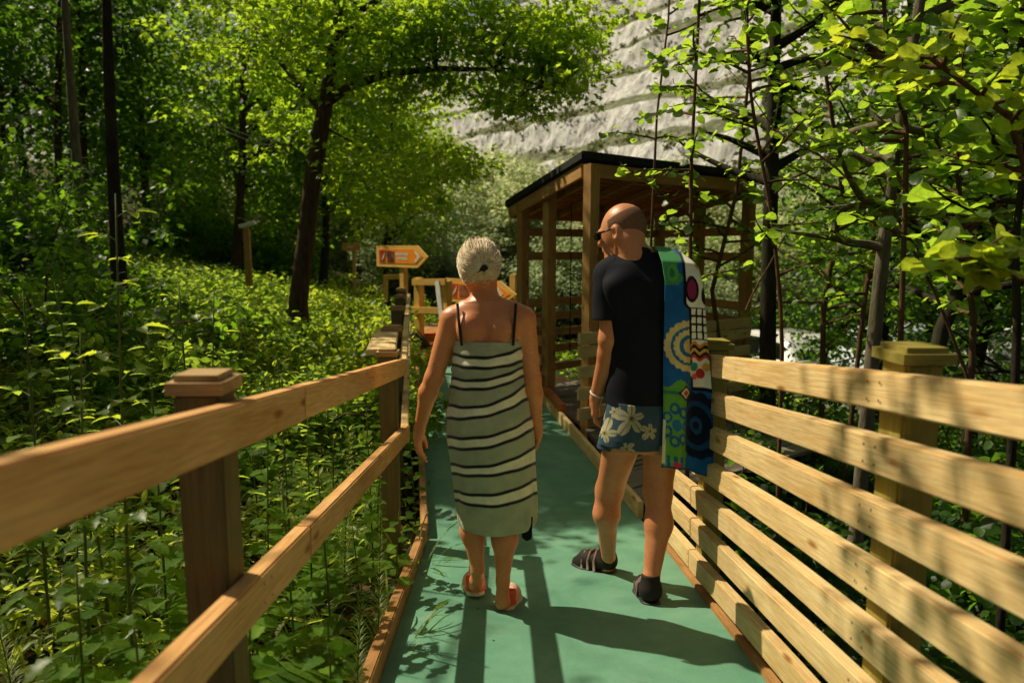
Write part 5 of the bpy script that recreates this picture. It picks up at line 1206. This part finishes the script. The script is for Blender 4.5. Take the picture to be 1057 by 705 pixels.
# bright bushes round the foot of the maple and up to the signs
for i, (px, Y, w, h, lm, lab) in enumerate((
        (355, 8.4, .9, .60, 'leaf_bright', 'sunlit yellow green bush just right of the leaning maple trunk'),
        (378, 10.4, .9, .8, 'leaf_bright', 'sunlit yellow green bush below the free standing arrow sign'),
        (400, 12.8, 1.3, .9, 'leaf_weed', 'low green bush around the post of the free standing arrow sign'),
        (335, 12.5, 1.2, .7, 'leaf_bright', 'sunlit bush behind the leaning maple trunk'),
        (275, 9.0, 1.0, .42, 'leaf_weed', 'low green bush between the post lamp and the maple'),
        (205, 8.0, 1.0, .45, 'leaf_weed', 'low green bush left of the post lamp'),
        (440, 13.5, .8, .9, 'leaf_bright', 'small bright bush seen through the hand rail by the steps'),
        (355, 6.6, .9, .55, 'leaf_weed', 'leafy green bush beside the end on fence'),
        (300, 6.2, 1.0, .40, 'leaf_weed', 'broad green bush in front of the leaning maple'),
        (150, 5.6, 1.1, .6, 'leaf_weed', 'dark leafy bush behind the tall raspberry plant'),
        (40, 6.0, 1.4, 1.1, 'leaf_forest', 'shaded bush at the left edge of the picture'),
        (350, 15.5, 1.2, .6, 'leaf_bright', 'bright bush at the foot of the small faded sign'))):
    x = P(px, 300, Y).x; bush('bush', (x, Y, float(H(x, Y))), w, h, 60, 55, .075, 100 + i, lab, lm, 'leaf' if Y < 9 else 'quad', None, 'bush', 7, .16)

# --- wood at the foot of the cliff, haze painted as pale leaf colour
fk = []
for k in range(3):
    t = tree('hillside_tree', (0, 0, 0), (.3, .2, 6.5), .14, (.6, 8.0), 2.9, 190, 36, .32, 80 + k, 'olive tree with haze-pale leaves in the wood below the cliff', group='trees below the cliff',
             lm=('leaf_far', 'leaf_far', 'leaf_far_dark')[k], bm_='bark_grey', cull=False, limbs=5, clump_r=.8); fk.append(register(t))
rr = random.Random(14); first = [1, 1, 1]
for i in range(96):
    if i < 14: y = rr.uniform(24, 32); x = rr.uniform(-.22, .30) * y; k = 2; sc = rr.uniform(.40, .58)
    elif i < 44: y = rr.uniform(32, 42); x = rr.uniform(-.35, .75) * y; k = i % 3; sc = rr.uniform(.6, .85)
    else: y = rr.uniform(42, 60); x = rr.uniform(-.45, .55) * y; k = i % 2; sc = rr.uniform(.7, 1.15)
    if x > 8 and y < 30: continue
    loc = (x, y, float(H(x, y)) - .2)
    if first[k]: fk[k].location = loc; fk[k].scale = (sc,) * 3; first[k] = 0
    else: copy_tree(fk[k], loc, rr.uniform(0, 6), sc)

# --- saplings and trees right of the fence
def sapling(name, pts, r0, r1, label, twigs, seed, lm='leaf_right', bm_='twig', ls=.05, kind='round', per=9, tl=.5, t0=.25, cat='sapling', spread=1.0, yrange=None, extra=None):
    """Thin stem with side twigs that carry alternate leaves."""
    rr = random.Random(seed); r = np.random.default_rng(seed); base = pts[0]; t = thing(name, base, label, cat)
    n = 16; path = [pt_on(pts, i / n) for i in range(n + 1)]; tb = [tube(path, [r0 * (1 - i / n) + r1 * i / n for i in range(n + 1)], 8)]
    pos, fw, up = [], [], []
    for k in range(twigs):
        tt = t0 + (1 - t0) * (k + rr.random()) / twigs; s = pt_on(path, tt); a = rr.uniform(0, 2 * PI); L_ = tl * rr.uniform(.45, 1.2) * (1.15 - .4 * tt) * spread
        d = Vector((math.cos(a), math.sin(a), rr.uniform(.0, .7))).normalized(); pp = [s]
        for j in range(6):
            d = (d + Vector((rr.gauss(0, .13), rr.gauss(0, .13), rr.gauss(-.02, .10)))).normalized(); pp.append(pp[-1] + d * L_ / 6)
        tb.append(tube(pp, [r1 * 1.3 * (1 - j / 7) + .0012 for j in range(7)], 5))
        for j in range(per):
            u = .2 + .8 * (j + rr.random() * .5) / per; q = pt_on(pp, min(u, 1)); sd = (1 if j % 2 else -1)
            side = d.cross(Vector((0, 0, 1))).normalized() * sd
            pos.append(q); fw.append(side * .9 + d * .6 + Vector((rr.gauss(0, .2), rr.gauss(0, .2), rr.gauss(-.15, .25)))); up.append(Vector((rr.gauss(0, .75), rr.gauss(-.25, .75), 1)))
            if rr.random() < .5:
                q2 = q + Vector((rr.gauss(0, .04), rr.gauss(0, .04), rr.gauss(0, .03))); pos.append(q2); fw.append(Vector((rr.gauss(0, 1), rr.gauss(0, 1), -.2))); up.append(Vector((rr.gauss(0, .8), rr.gauss(-.25, .8), 1)))
    link('trunk', tube_mesh('trunk', tb, M[bm_], base), t, Matrix.Translation(base))
    pos, fw, up = (np.array([tuple(v) for v in z]) for z in (pos, fw, up)); sz_ = ls * r.uniform(.55, 1.3, len(pos))
    Vl, Fl = leaves(kind, pos, fw, up, sz_); link('crown', npmesh('crown', Vl - np.array(base), Fl, M[lm]), t, Matrix.Translation(base)); return t
def line(*pts):     # (px, py, Y) control points, first one dropped to the ground
    out = [P(*p) for p in pts]; g = float(H(out[0].x, out[0].y)); out[0] = Vector((out[0].x, out[0].y, g - .05)); return out
sapling('young_tree', line((712, 460, 4.9), (712, 300, 4.9), (714, 160, 4.9), (722, 0, 4.9), (724, -120, 4.9)), .017, .008, 'thin straight sapling rising right behind the man with the towel', 26, 301, ls=.062, tl=.62)
sapling('young_tree', line((672, 420, 5.6), (672, 250, 5.6), (678, 120, 5.6), (690, 20, 5.6), (695, -120, 5.6)), .013, .006, 'slender bare lower stem left of the thin straight sapling', 16, 302, ls=.06, tl=.55, t0=.42)
sapling('young_tree', line((808, 480, 3.9), (808, 340, 3.9), (798, 230, 3.9), (776, 110, 3.9), (770, 20, 3.9), (792, -120, 3.9)), .013, .006, 'thin curved sapling in front of the thick dark trunk beside the shelter', 20, 303, ls=.062, tl=.48, t0=.3)
sapling('young_tree', line((795, 460, 6.4), (793, 300, 6.4), (797, 160, 6.4), (800, 40, 6.4), (808, -160, 6.4)), .085, .035, 'thick dark trunk standing beside the right corner of the shelter', 34, 304, ls=.075, tl=1.1, bm_='bark_dark', t0=.45, per=14, cat='tree')
sapling('young_tree', line((885, 470, 4.0), (903, 340, 4.0), (915, 230, 4.0), (930, 120, 4.0), (950, 0, 4.0), (975, -140, 4.0)), .044, .022, 'grey leaning trunk with peeling bark behind the boarded fence', 30, 305, ls=.07, tl=.8, bm_='bark_grey', t0=.35, per=14, cat='tree')
sapling('young_tree', line((938, 470, 3.4), (930, 340, 3.4), (934, 220, 3.4), (936, 120, 3.4), (915, 40, 3.4), (905, -100, 3.4)), .014, .008, 'wiry reddish sapling close to the capped fence post', 22, 306, ls=.075, tl=.5, t0=.35)
sapling('young_tree', line((925, 480, 5.2), (972, 340, 5.2), (1012, 250, 5.2), (1050, 160, 5.2), (1130, 20, 5.2)), .060, .030, 'dark trunk leaning strongly towards the right edge of the picture', 26, 307, ls=.075, tl=.9, bm_='bark_dark', t0=.3, per=13, cat='tree')
sapling('young_tree', line((1047, 560, 2.7), (1047, 420, 2.7), (1050, 330, 2.7), (1048, 250, 2.7), (1062, 120, 2.7), (1080, -60, 2.7)), .018, .009, 'dark upright stem at the right edge of the picture near the fence', 18, 308, ls=.080, tl=.5, bm_='bark_dark', t0=.5)
sapling('young_tree', line((870, 450, 5.8), (890, 330, 5.8), (905, 220, 5.8), (960, 120, 5.8), (1030, 10, 5.8)), .022, .010, 'sapling arching across behind the grey leaning trunk', 28, 309, ls=.07, tl=.9, per=12)
sapling('young_tree', line((1010, 470, 4.2), (1005, 330, 4.2), (990, 200, 4.2), (985, 80, 4.2), (1000, -60, 4.2)), .020, .010, 'leafy sapling between the leaning trunks at the right', 34, 310, ls=.075, tl=.8, per=12)
sapling('young_tree', line((1095, 500, 2.6), (1085, 250, 2.6), (1040, 120, 2.6), (960, 60, 2.6), (900, 60, 2.6)), .014, .006, 'overhanging hazel stem with the largest bright leaves at the upper right', 20, 311, lm='leaf_bright', ls=.060, kind='round', tl=.36, per=7, t0=.35)
sapling('young_tree', line((1100, 520, 1.95), (1090, 350, 1.95), (1060, 290, 1.9), (1010, 270, 1.85), (985, 268, 1.85)), .010, .004, 'low hazel shoot with broad ribbed leaves just above the fence cap', 9, 312, lm='leaf_bright', ls=.075, kind='round', tl=.16, per=4, t0=.6)
sapling('young_tree', line((760, 470, 7.6), (735, 300, 7.6), (760, 200, 7.6), (775, 60, 7.6), (760, -60, 7.6)), .03, .012, 'leafy sapling growing against the back rails of the shelter', 34, 313, ls=.08, tl=1.0, per=12, t0=.3)
sapling('young_tree', line((850, 470, 6.8), (850, 320, 6.8), (870, 200, 6.8), (850, 60, 6.8), (880, -60, 6.8)), .03, .012, 'dense leafy sapling filling the gap right of the thick dark trunk', 46, 314, ls=.075, tl=1.1, per=14, t0=.2)
# denser trees farther back on the right
for i, (px, Y, hh, cr, lab) in enumerate(((905, 9.5, 7.5, 2.2, 'bushy alder filling the view behind the grey leaning trunk'), (1010, 8.0, 7.0, 2.2, 'bushy alder behind the strongly leaning dark trunk'), (1090, 10.5, 8.5, 2.8, 'bushy alder at the right edge above the white car'), (850, 12.5, 5.0, 1.7, 'low bushy alder between the shelter and the parked cars'), (965, 12.5, 7.5, 2.4, 'bushy alder in front of the pale blue car'), (1170, 6.5, 7.0, 2.2, 'bushy alder beyond the right end of the fence'))):
    x = P(px, 300, Y).x; g = float(H(x, Y)); tree('alder_tree', (x, Y, g), (x + .3, Y, g + hh), .09, (.6, hh), cr, 210, 46, .095, 700 + i, lab, lm='leaf_shade', kind='quad', bm_='bark_dark', limbs=14, clump_r=.42, cull=False)
# long bare arching branches
V_l = []
for pts, r_ in (([(1000, 395, 4.6), (960, 290, 4.6), (880, 130, 4.6), (840, 60, 4.6)], .012), ([(800, 200, 5.0), (850, 165, 5.0), (895, 130, 5.0)], .010), ([(770, 320, 5.4), (800, 260, 5.4), (860, 160, 5.4)], .008), ([(880, 190, 3.6), (800, 130, 3.8), (740, 60, 4.2)], .006)):
    pp = [P(*q) for q in pts]; V_l.append(tube([pt_on(pp, i / 10) + Vector((0, 0, .02 * math.sin(i))) for i in range(11)], [r_ * (1 - i / 14) for i in range(11)], 6))
for i, (v, fq) in enumerate(V_l):
    tag(link('fallen_branch', npmesh('fallen_branch', v, quads_to_faces(fq), M['twig'], True)), ('long bare branch crossing behind the grey leaning trunk', 'bare branch slanting from the thick dark trunk to the upper right', 'thin bare branch slanting behind the curved sapling', 'wispy bare twig arching over the shelter roof corner')[i], 'branch')
# bushes right of the fence
rr = random.Random(77)
fx = [(760, 5.4, 1.0, .9), (800, 6.6, 1.3, 1.2), (845, 5.0, 1.1, 1.0), (890, 6.2, 1.4, 1.3), (930, 4.6, 1.0, .9), (985, 5.6, 1.5, 1.4), (1030, 4.2, 1.1, 1.0), (1080, 5.2, 1.5, 1.6), (1075, 3.0, .9, .8), (900, 3.4, .8, .7), (820, 3.7, .8, .7), (985, 3.2, .8, .75), (1150, 3.6, 1.3, 1.3), (860, 8.6, 1.6, 1.3), (960, 9.0, 1.8, 1.3), (1060, 8.2, 1.9, 2.1), (1120, 6.0, 1.5, 1.8), (745, 8.8, 1.3, 1.3), (950, 2.4, .6, .5), (1080, 2.0, .6, .5), (780, 4.3, .7, .6)]
for i, (px, Y, w, h) in enumerate(fx):
    x = P(px, 300, Y).x
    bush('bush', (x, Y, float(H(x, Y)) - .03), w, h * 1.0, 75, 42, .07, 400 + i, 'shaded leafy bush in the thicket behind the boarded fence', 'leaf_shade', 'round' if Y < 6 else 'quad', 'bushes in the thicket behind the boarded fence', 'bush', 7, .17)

# --- tall weeds and single plants on the left
def plant(loc, h, kind, seed, label, lean=(0, 0), ls=.09, group=None, lm=None):
    rr = random.Random(seed); loc = Vector(loc); t = thing({'fern': 'fern', 'grass': 'grass_tuft'}.get(kind, 'weed_plant'), loc, label, 'plant', group)
    pos, fw, up, sz_, tb = [], [], [], [], []
    if kind == 'nettle':
        pp = [Vector((lean[0] * (i / 8) ** 1.6, lean[1] * (i / 8) ** 1.6, h * i / 8)) for i in range(9)]; tb.append(tube(pp, [.0055 - .0004 * i for i in range(9)], 6))
        np_ = max(5, int(h / .06)); a = rr.random() * 6
        for k in range(np_):
            u = .18 + .82 * k / np_; q = pt_on(pp, u); a += PI / 2 + rr.gauss(0, .2); L_ = ls * (1.15 - .75 * u) * rr.uniform(.8, 1.2) + .018
            for s in (0, PI): d = Vector((math.cos(a + s), math.sin(a + s), .28)); pos.append(q + d * .012); fw.append(d + Vector((0, 0, rr.gauss(-.1, .15)))); up.append(Vector((-d.x * .3, -d.y * .3, 1))); sz_.append(L_)
        kd = 'toothed'
    elif kind == 'raspberry':
        pp = [Vector((lean[0] * (i / 8) ** 1.5, lean[1] * (i / 8) ** 1.5, h * i / 8)) for i in range(9)]; tb.append(tube(pp, [.0065 - .0005 * i for i in range(9)], 6)); a = rr.random() * 6; n_ = max(4, int(h / .085))
        for k in range(n_):
            u = .15 + .85 * k / n_; q = pt_on(pp, u); a += 2.4 + rr.gauss(0, .2); d = Vector((math.cos(a), math.sin(a), .35)).normalized(); L_ = ls * (1.3 - .7 * u); e = q + d * L_ * 1.3; tb.append(tube([q, q.lerp(e, .5) + Vector((0, 0, .01)), e], [.002, .0016, .0012], 5))
            sd = d.cross(Vector((0, 0, 1))).normalized()
            for dd, m_ in ((d, 1.15), (d * .4 + sd, .9), (d * .4 - sd, .9)): pos.append(e - d * (0 if m_ > 1 else L_ * .25)); fw.append(dd + Vector((0, 0, rr.gauss(-.25, .12)))); up.append(Vector((rr.gauss(0, .2), rr.gauss(0, .2), 1))); sz_.append(L_ * m_ * rr.uniform(.85, 1.15))
        kd = 'toothed'
    elif kind == 'horsetail':
        pp = [Vector((lean[0] * (i / 6) ** 1.6, lean[1] * (i / 6) ** 1.6, h * i / 6)) for i in range(7)]; tb.append(tube(pp, [.004 - .0004 * i for i in range(7)], 5)); n_ = int(h / .028)
        for k in range(n_):
            u = .15 + .85 * k / n_; q = pt_on(pp, u)
            for j in range(9): a = j * 2 * PI / 9 + k; pos.append(q); fw.append(Vector((math.cos(a), math.sin(a), .55))); up.append(Vector((0, 0, 1))); sz_.append(ls * (1.15 - .85 * u))
        kd = 'blade'
    elif kind == 'fern':
        for k in range(7):
            a = k * 2 * PI / 7 + rr.gauss(0, .2); L_ = h * rr.uniform(.8, 1.15); d = Vector((math.cos(a), math.sin(a), 0)); pp = [d * L_ * .85 * (i / 10) + Vector((0, 0, L_ * (.95 * (i / 10) - .55 * (i / 10) ** 2.2))) for i in range(11)]; tb.append(tube(pp, [.003 - .0002 * i for i in range(11)], 5)); sd = d.cross(Vector((0, 0, 1)))
            for j in range(22):
                u = .12 + .88 * j / 22; q = pt_on(pp, u)
                for s in (1, -1): pos.append(q); fw.append(sd * s + d * .35 + Vector((0, 0, -.08))); up.append(Vector((0, 0, 1))); sz_.append(L_ * .26 * math.sin(PI * min(1, .12 + .88 * (1 - u))) + .01)
        kd = 'narrow'
    else:
        for k in range(26):
            a = rr.uniform(0, 2 * PI); L_ = h * rr.uniform(.6, 1.2); d = Vector((math.cos(a), math.sin(a), 0)) * rr.uniform(.25, .95); pp = [d * L_ * .7 * (i / 6) ** 1.4 + Vector((0, 0, L_ * ((i / 6) - .42 * (i / 6) ** 2.5))) for i in range(7)]
            for i in range(6): v = pp[i + 1] - pp[i]; pos.append(pp[i] - v * .1); fw.append(v); up.append(Vector((d.x * -.6, d.y * -.6, .6))); sz_.append(v.length * 1.35)
        kd = 'blade'
        tb.append(tube([Vector((0, 0, -.02)), Vector((0, 0, .03))], [.012, .008], 6))
    link('stem', tube_mesh('stem', tb, M['stem']), t, Matrix.Translation(loc))
    Vl, Fl = leaves(kd, *(np.array([tuple(v) for v in z]) for z in (pos, fw, up)), np.array(sz_)); 
    if kd == 'blade' and kind == 'grass': pass
    link('leaves', npmesh('leaves', Vl, Fl, M[lm or ('leaf_grass' if kind in ('grass', 'horsetail') else 'leaf_weed')]), t, Matrix.Translation(loc)); return register(t)
def gp_(px, Y): x = P(px, 300, Y).x; return Vector((x, Y, float(H(x, Y)) - .01))
def hgt(px, py, Y): q = gp_(px, Y); return P(px, py, Y).z - q.z
plant(gp_(108, 2.3), hgt(115, 200, 2.3), 'raspberry', 1, 'tallest raspberry cane with bright sunlit leaves, upper left of the capped post', (.03, .05), .075, lm='leaf_bright')
for i, (px, Y, py, kd, lab) in enumerate((
        (188, 2.9, 292, 'raspberry', 'raspberry cane with pale leaves just above the capped post'),
        (205, 3.4, 300, 'raspberry', 'slim raspberry cane to the right of the pale leaved one'),
        (60, 2.2, 345, 'raspberry', 'bushy raspberry shoot behind the top rail at the far left'),
        (20, 2.6, 300, 'raspberry', 'raspberry cane at the left edge of the picture'),
        (150, 2.6, 330, 'nettle', 'nettle with drooping leaves left of the capped post'),
        (75, 3.2, 290, 'nettle', 'nettle standing left of the tallest raspberry cane'),
        (290, 3.1, 372, 'raspberry', 'small bright shoot rising above the middle of the top rail'),
        (262, 2.9, 400, 'nettle', 'nettle showing between the two rails right of the capped post'),
        (310, 3.3, 430, 'nettle', 'sunlit weed between the rails halfway along the ramp fence'),
        (345, 3.4, 440, 'horsetail', 'feathery horsetail between the rails, in full sun'),
        (378, 3.5, 420, 'nettle', 'sunlit weed beside the second fence post'),
        (330, 2.7, 480, 'nettle', 'broad leaved weed below the sunlit lower rail'),
        (290, 2.3, 500, 'nettle', 'leafy weed just right of the near post, under the rail'),
        (120, 1.9, 560, 'fern', 'small fern in the shade at the lower left'),
        (50, 1.9, 590, 'nettle', 'weed in deep shade at the lower left corner'),
        (380, 2.7, 510, 'horsetail', 'horsetail leaning over the kerb plank in the sun'),
        (400, 3.1, 530, 'nettle', 'small weed at the edge of the green ramp'),
        (350, 2.0, 600, 'horsetail', 'low horsetail next to the drain pipe at the bottom'),
        (120, 1.6, 640, 'nettle', 'young nettle with pale leaf tips at the bottom left'),
        (230, 1.7, 600, 'nettle', 'weed hidden behind the lower rail near the post'),
        (395, 2.6, 575, 'grass', 'grass tuft arching over the kerb onto the ramp'),
        (330, 1.75, 640, 'nettle', 'weed pressed against the kerb below the lower rail'),
        (418, 3.6, 500, 'grass', 'grass tuft at the foot of the second fence post'),
        (425, 4.6, 440, 'nettle', 'leafy weed poking through the end on fence'))):
    q = gp_(px, Y); h = max(.16, hgt(px, py, Y)); plant(q, h, kd, 20 + i, lab, (random.uniform(-.05, .06), random.uniform(-.05, .05)), {'raspberry': .07, 'nettle': .085, 'horsetail': .075, 'fern': .1, 'grass': .1}[kd], lm='leaf_bright' if kd == 'raspberry' and i < 3 else None)
# many smaller plants of the same kinds
pro = [plant((0, 0, 0), .50, 'nettle', 200, 'nettle among the dense undergrowth beside the ramp', (.03, .02), .085, 'small plants beside the ramp'), plant((0, 0, 0), .42, 'horsetail', 201, 'horsetail among the undergrowth beside the ramp', (.02, .03), .07, 'small plants beside the ramp'),
       plant((0, 0, 0), .48, 'raspberry', 202, 'raspberry shoot among the undergrowth beside the ramp', (.04, .0), .07, 'small plants beside the ramp'), plant((0, 0, 0), .40, 'fern', 203, 'fern among the undergrowth beside the ramp', (0, 0), .1, 'small plants beside the ramp'), plant((0, 0, 0), .36, 'grass', 204, 'grass tuft among the undergrowth beside the ramp', (0, 0), .1, 'small plants beside the ramp')]
rr = random.Random(31); used = set()
for i in range(300):
    y = 1.0 + 6.0 * rr.random() ** .9; a = 3.4 * rr.random() ** 1.25 + .10; x = -.62 - a - (.12 * max(0, y - YB))
    if x / y < -.78: continue
    k = rr.choice((0, 0, 1, 1, 2, 2, 3, 3, 4, 4, 4)); loc = (x, y, float(H(x, y)) - .01); sc = rr.uniform(.40, 1.2)
    if k not in used: pro[k].location = loc; used.add(k); continue
    copy_tree(pro[k], loc, rr.uniform(0, 6), sc)
tb = []
for i in range(90):
    y = rr.uniform(1.1, 6.5); x = -.75 - rr.uniform(0, 2.8) - .12 * max(0, y - YB); z = float(H(x, y)); L_ = rr.uniform(.25, .8); a = rr.uniform(0, 6.3); d_ = Vector((math.cos(a), math.sin(a), 0)) * rr.uniform(.2, 1)
    tb.append(tube([Vector((x, y, z)) + d_ * L_ * t + Vector((0, 0, L_ * (1.1 * t - .7 * t * t))) for t in (0, .25, .5, .75, 1)], [.004, .0035, .003, .002, .001], 5))
tag(link('dead_stems', tube_mesh('dead_stems', tb, M['twig'])), kind='stuff')
# undergrowth, litter
def undergrowth(name, n, xr, yr, hf, ls, lm, kind, seed, dens=None):
    r = np.random.default_rng(seed); cx = r.uniform(*xr, n); cyy = r.uniform(*yr, n) 
    k = np.ones(n, bool) if dens is None else dens(cx, cyy, r); cx, cyy = cx[k], cyy[k]
    h = hf(cx, cyy) * r.uniform(.3, 1, len(cx)); per = 22
    c = np.stack([cx, cyy, H(cx, cyy) + h * .5], 1); cc = np.repeat(c, per, 0); hh = np.repeat(h, per); w = np.repeat(r.uniform(.08, .26, len(cx)), per)
    pos = cc + np.stack([r.normal(size=len(cc)) * w, r.normal(size=len(cc)) * w, r.uniform(-.5, .5, len(cc)) * hh], 1)
    fwd = r.normal(size=pos.shape) * (1, 1, .5); up = r.normal(size=pos.shape) * .4 + (0, 0, 1); Vl, Fl = leaves(kind, pos, fwd, up, ls * r.uniform(.6, 1.2, len(pos)) * np.repeat(r.choice((.45, .7, 1.0, 1.35), len(cx)), per))
    tag(link(name, npmesh(name, Vl, Fl, M[lm])), kind='stuff')
undergrowth('undergrowth', 5200, (-9, -.9), (1.2, 14), lambda x, y: .14 + .36 * sstep(-x, 1.2, 3.0) + 0 * y, .062, 'leaf_weed', 'toothed', 1, lambda x, y, r: (x < -.85 - .12 * np.clip(y - YB, 0, 9)) & (x > -.8 * y - .6) & (r.random(len(x)) < np.where(y > 4.4, .9, (.10 + .55 * sstep(-x, 1.8, 3.6)) * (.3 + .7 * (np.sin(x * 2.7 + y) * np.sin(y * 2.3 - x) > -.2)))))
undergrowth('undergrowth', 2600, (-5, -.7), (1.2, 8), lambda x, y: .20 + .22 * sstep(-x, 1.0, 2.4) + 0 * y, .085, 'leaf_grass', 'lance', 6, lambda x, y, r: (x < -.80 - .12 * np.clip(y - YB, 0, 9)) & (x > -.8 * y - .6) & (np.sin(x * 3 + 1) * np.sin(y * 2.4) > -.3))
undergrowth('undergrowth', 2600, (-16, -1.8), (9, 26), lambda x, y: .35 + 0 * x, .10, 'leaf_weed', 'quad', 2, lambda x, y, r: (x > -.8 * y) & ((y > 13) | (r.random(len(x)) < .6)))
undergrowth('undergrowth', 1500, (-5, 6), (11.5, 20), lambda x, y: .5 + 0 * x, .11, 'leaf_maple', 'quad', 3, lambda x, y, r: (x < -1.5) | (x > 1.2))
undergrowth('undergrowth', 2600, (1.15, 9), (.8, 11), lambda x, y: .30 + .15 * sstep(x, 2, 4), .060, 'leaf_right', 'round', 4, lambda x, y, r: (x > 1.2 + np.where(y > 6, 2.4, 0)) & (x < .85 * y + .8))
r = np.random.default_rng(8); n_ = 9000; x = r.uniform(-5.5, -.55, n_); y = r.uniform(.6, 8, n_); x2 = r.uniform(1.12, 4, 3000); y2 = r.uniform(.8, 7, 3000)
x = np.concatenate([x, x2]); y = np.concatenate([y, y2]); cxl = np.where(y > YB, -.42 - .119 * (y - YB), -.42); k = (x < cxl - .12) | (x > cxl + 1.6); x, y = x[k], y[k]
pos = np.stack([x, y, H(x, y) + .012 + r.uniform(0, .03, len(x))], 1); Vl, Fl = leaves('leaf', pos, r.normal(size=pos.shape) * (1, 1, .25), r.normal(size=pos.shape) * .35 + (0, 0, 1), r.uniform(.025, .065, len(x)))
tag(link('fallen_leaves', npmesh('fallen_leaves', Vl, Fl, M['leaf_dead'])), kind='stuff')
# a few dry leaves and grit on the deck
x = r.uniform(-.38, .88, 60); y = r.uniform(1.6, 4, 60); pos = np.stack([x, y, -SL * y + .006], 1); Vl, Fl = leaves('leaf', pos, r.normal(size=pos.shape) * (1, 1, .1), r.normal(size=pos.shape) * .15 + (0, 0, 1), r.uniform(.006, .016, 60))
tag(link('leaf_litter', npmesh('leaf_litter', Vl, Fl, M['leaf_dead'])), kind='stuff')

# --- parked cars glimpsed through the thicket
def car(loc, rz, paint, label, name='parked_car'):
    t = thing(name, loc, label, 'car'); t.rotation_euler = (0, 0, rz); base = Matrix.Translation(Vector(loc)) @ Matrix.Rotation(rz, 4, 'Z'); WM[t.name] = base
    prof = [(-2.1, .35), (-2.15, .62), (-2.05, .88), (-1.75, .95), (-1.45, 1.35), (-1.0, 1.46), (.1, 1.47), (.55, 1.36), (1.05, .98), (1.75, .88), (2.08, .72), (2.12, .40), (1.95, .28), (-1.95, .28)]
    bm = bmesh.new(); rows_ = []
    for y, inset in ((-.86, .0), (-.80, .03), (0, .05), (.80, .03), (.86, .0)):
        rows_.append([bm.verts.new((px_, y * (1 - .16 * max(0, pz - .9) / .5) , pz if abs(y) < .85 else min(pz, 1.40))) for px_, pz in prof])
    for a_, b_ in zip(rows_, rows_[1:]):
        for k in range(len(prof)): bm.faces.new((a_[k], a_[(k + 1) % len(prof)], b_[(k + 1) % len(prof)], b_[k]))
    bm.faces.new(rows_[0]); bm.faces.new(rows_[-1][::-1]); bmesh.ops.recalc_face_normals(bm, faces=bm.faces[:]); bmesh.ops.bevel(bm, geom=bm.edges[:], offset=.03, segments=2, affect='EDGES')
    link('body', from_bm('body', bm, paint, True), t, base)
    for sg in (1, -1):
        for wpts in ([(-1.36, .98), (-1.22, 1.30), (-.55, 1.37), (-.55, .98)], [(-.48, .98), (-.48, 1.37), (.12, 1.37), (.42, 1.30), (.80, .98)]):
            bm = bmesh.new(); fs_ = bm.faces.new([bm.verts.new((a_, sg * (.872 - .15 * max(0, c_ - .9) / .5), c_)) for a_, c_ in wpts]); link('window', from_bm('window', bm, M['glass']), t, base)
        for xw in (-1.35, 1.35):
            tb = tube([(xw, sg * .68, .32), (xw, sg * .885, .32)], .33, 20); w = link('wheel', npmesh('wheel', tb[0], quads_to_faces(tb[1]), M['black'], True), t, base)
            tb = tube([(xw, sg * .80, .32), (xw, sg * .895, .32)], .19, 16); link('rim', npmesh('rim', tb[0], quads_to_faces(tb[1]), M['steel'], True), w, base)
    for xf, m_, nm in ((2.10, 'white', 'headlight'), (-2.14, 'maroon', 'tail_light')):
        for sg in (1, -1): board(nm, base @ Vector((xf, sg * .55, .68)), base @ Vector((xf, sg * .78, .68)), .05, .12, M[m_], t)
    for xs, z0, z1, x1 in ((.62, 1.32, 1.02, 1.03), (-1.42, 1.30, 1.0, -1.74)):
        bm = bmesh.new(); d_ = .014 * (1 if xs > 0 else -1); bm.faces.new([bm.verts.new(v) for v in ((xs + d_, -.66, z0 + .02), (xs + d_, .66, z0 + .02), (x1 + d_, .76, z1 + .01), (x1 + d_, -.76, z1 + .01))]); link('windscreen', from_bm('windscreen', bm, M['glass']), t, base)
def paintm(name, c): 
    m, n, l, out = mat(name); b_ = bsdf(n, l, out, c, .25, .5, Coat_Weight=.8); return m
for px, Y, rz, c, lab in ((965, 15, .25, (.62, .66, .75), 'pale blue car glimpsed through leaves above the capped post'), (800, 17, 1.9, (.72, .72, .70), 'white car glimpsed through leaves right of the shelter'), (1075, 14, 2.9, (.70, .70, .70), 'white car glimpsed through leaves at the right edge'), (930, 19, .1, (.03, .06, .25), 'dark blue car parked behind the pale blue one')):
    x = P(px, 300, Y).x; car((x, Y, float(H(x, Y)) + .03), rz, paintm('car_paint', c), lab)
# cable strung through the wood
for i, (p0, p1) in enumerate(((P(205, 122, 12), P(300, 152, 16)), (P(205, 118, 12.1), P(300, 146, 16.1)))):
    pp = [p0.lerp(p1, t) - Vector((0, 0, .12 * math.sin(PI * t))) for t in np.linspace(0, 1, 12)]; V1, F1 = tube(pp, .006, 5)
    tag(link('overhead_cable', npmesh('overhead_cable', V1, quads_to_faces(F1), M['steel'], True)), ('thin grey cable strung between the trees, the lower of two', 'thin grey cable strung between the trees, the upper of two')[i], 'cable')
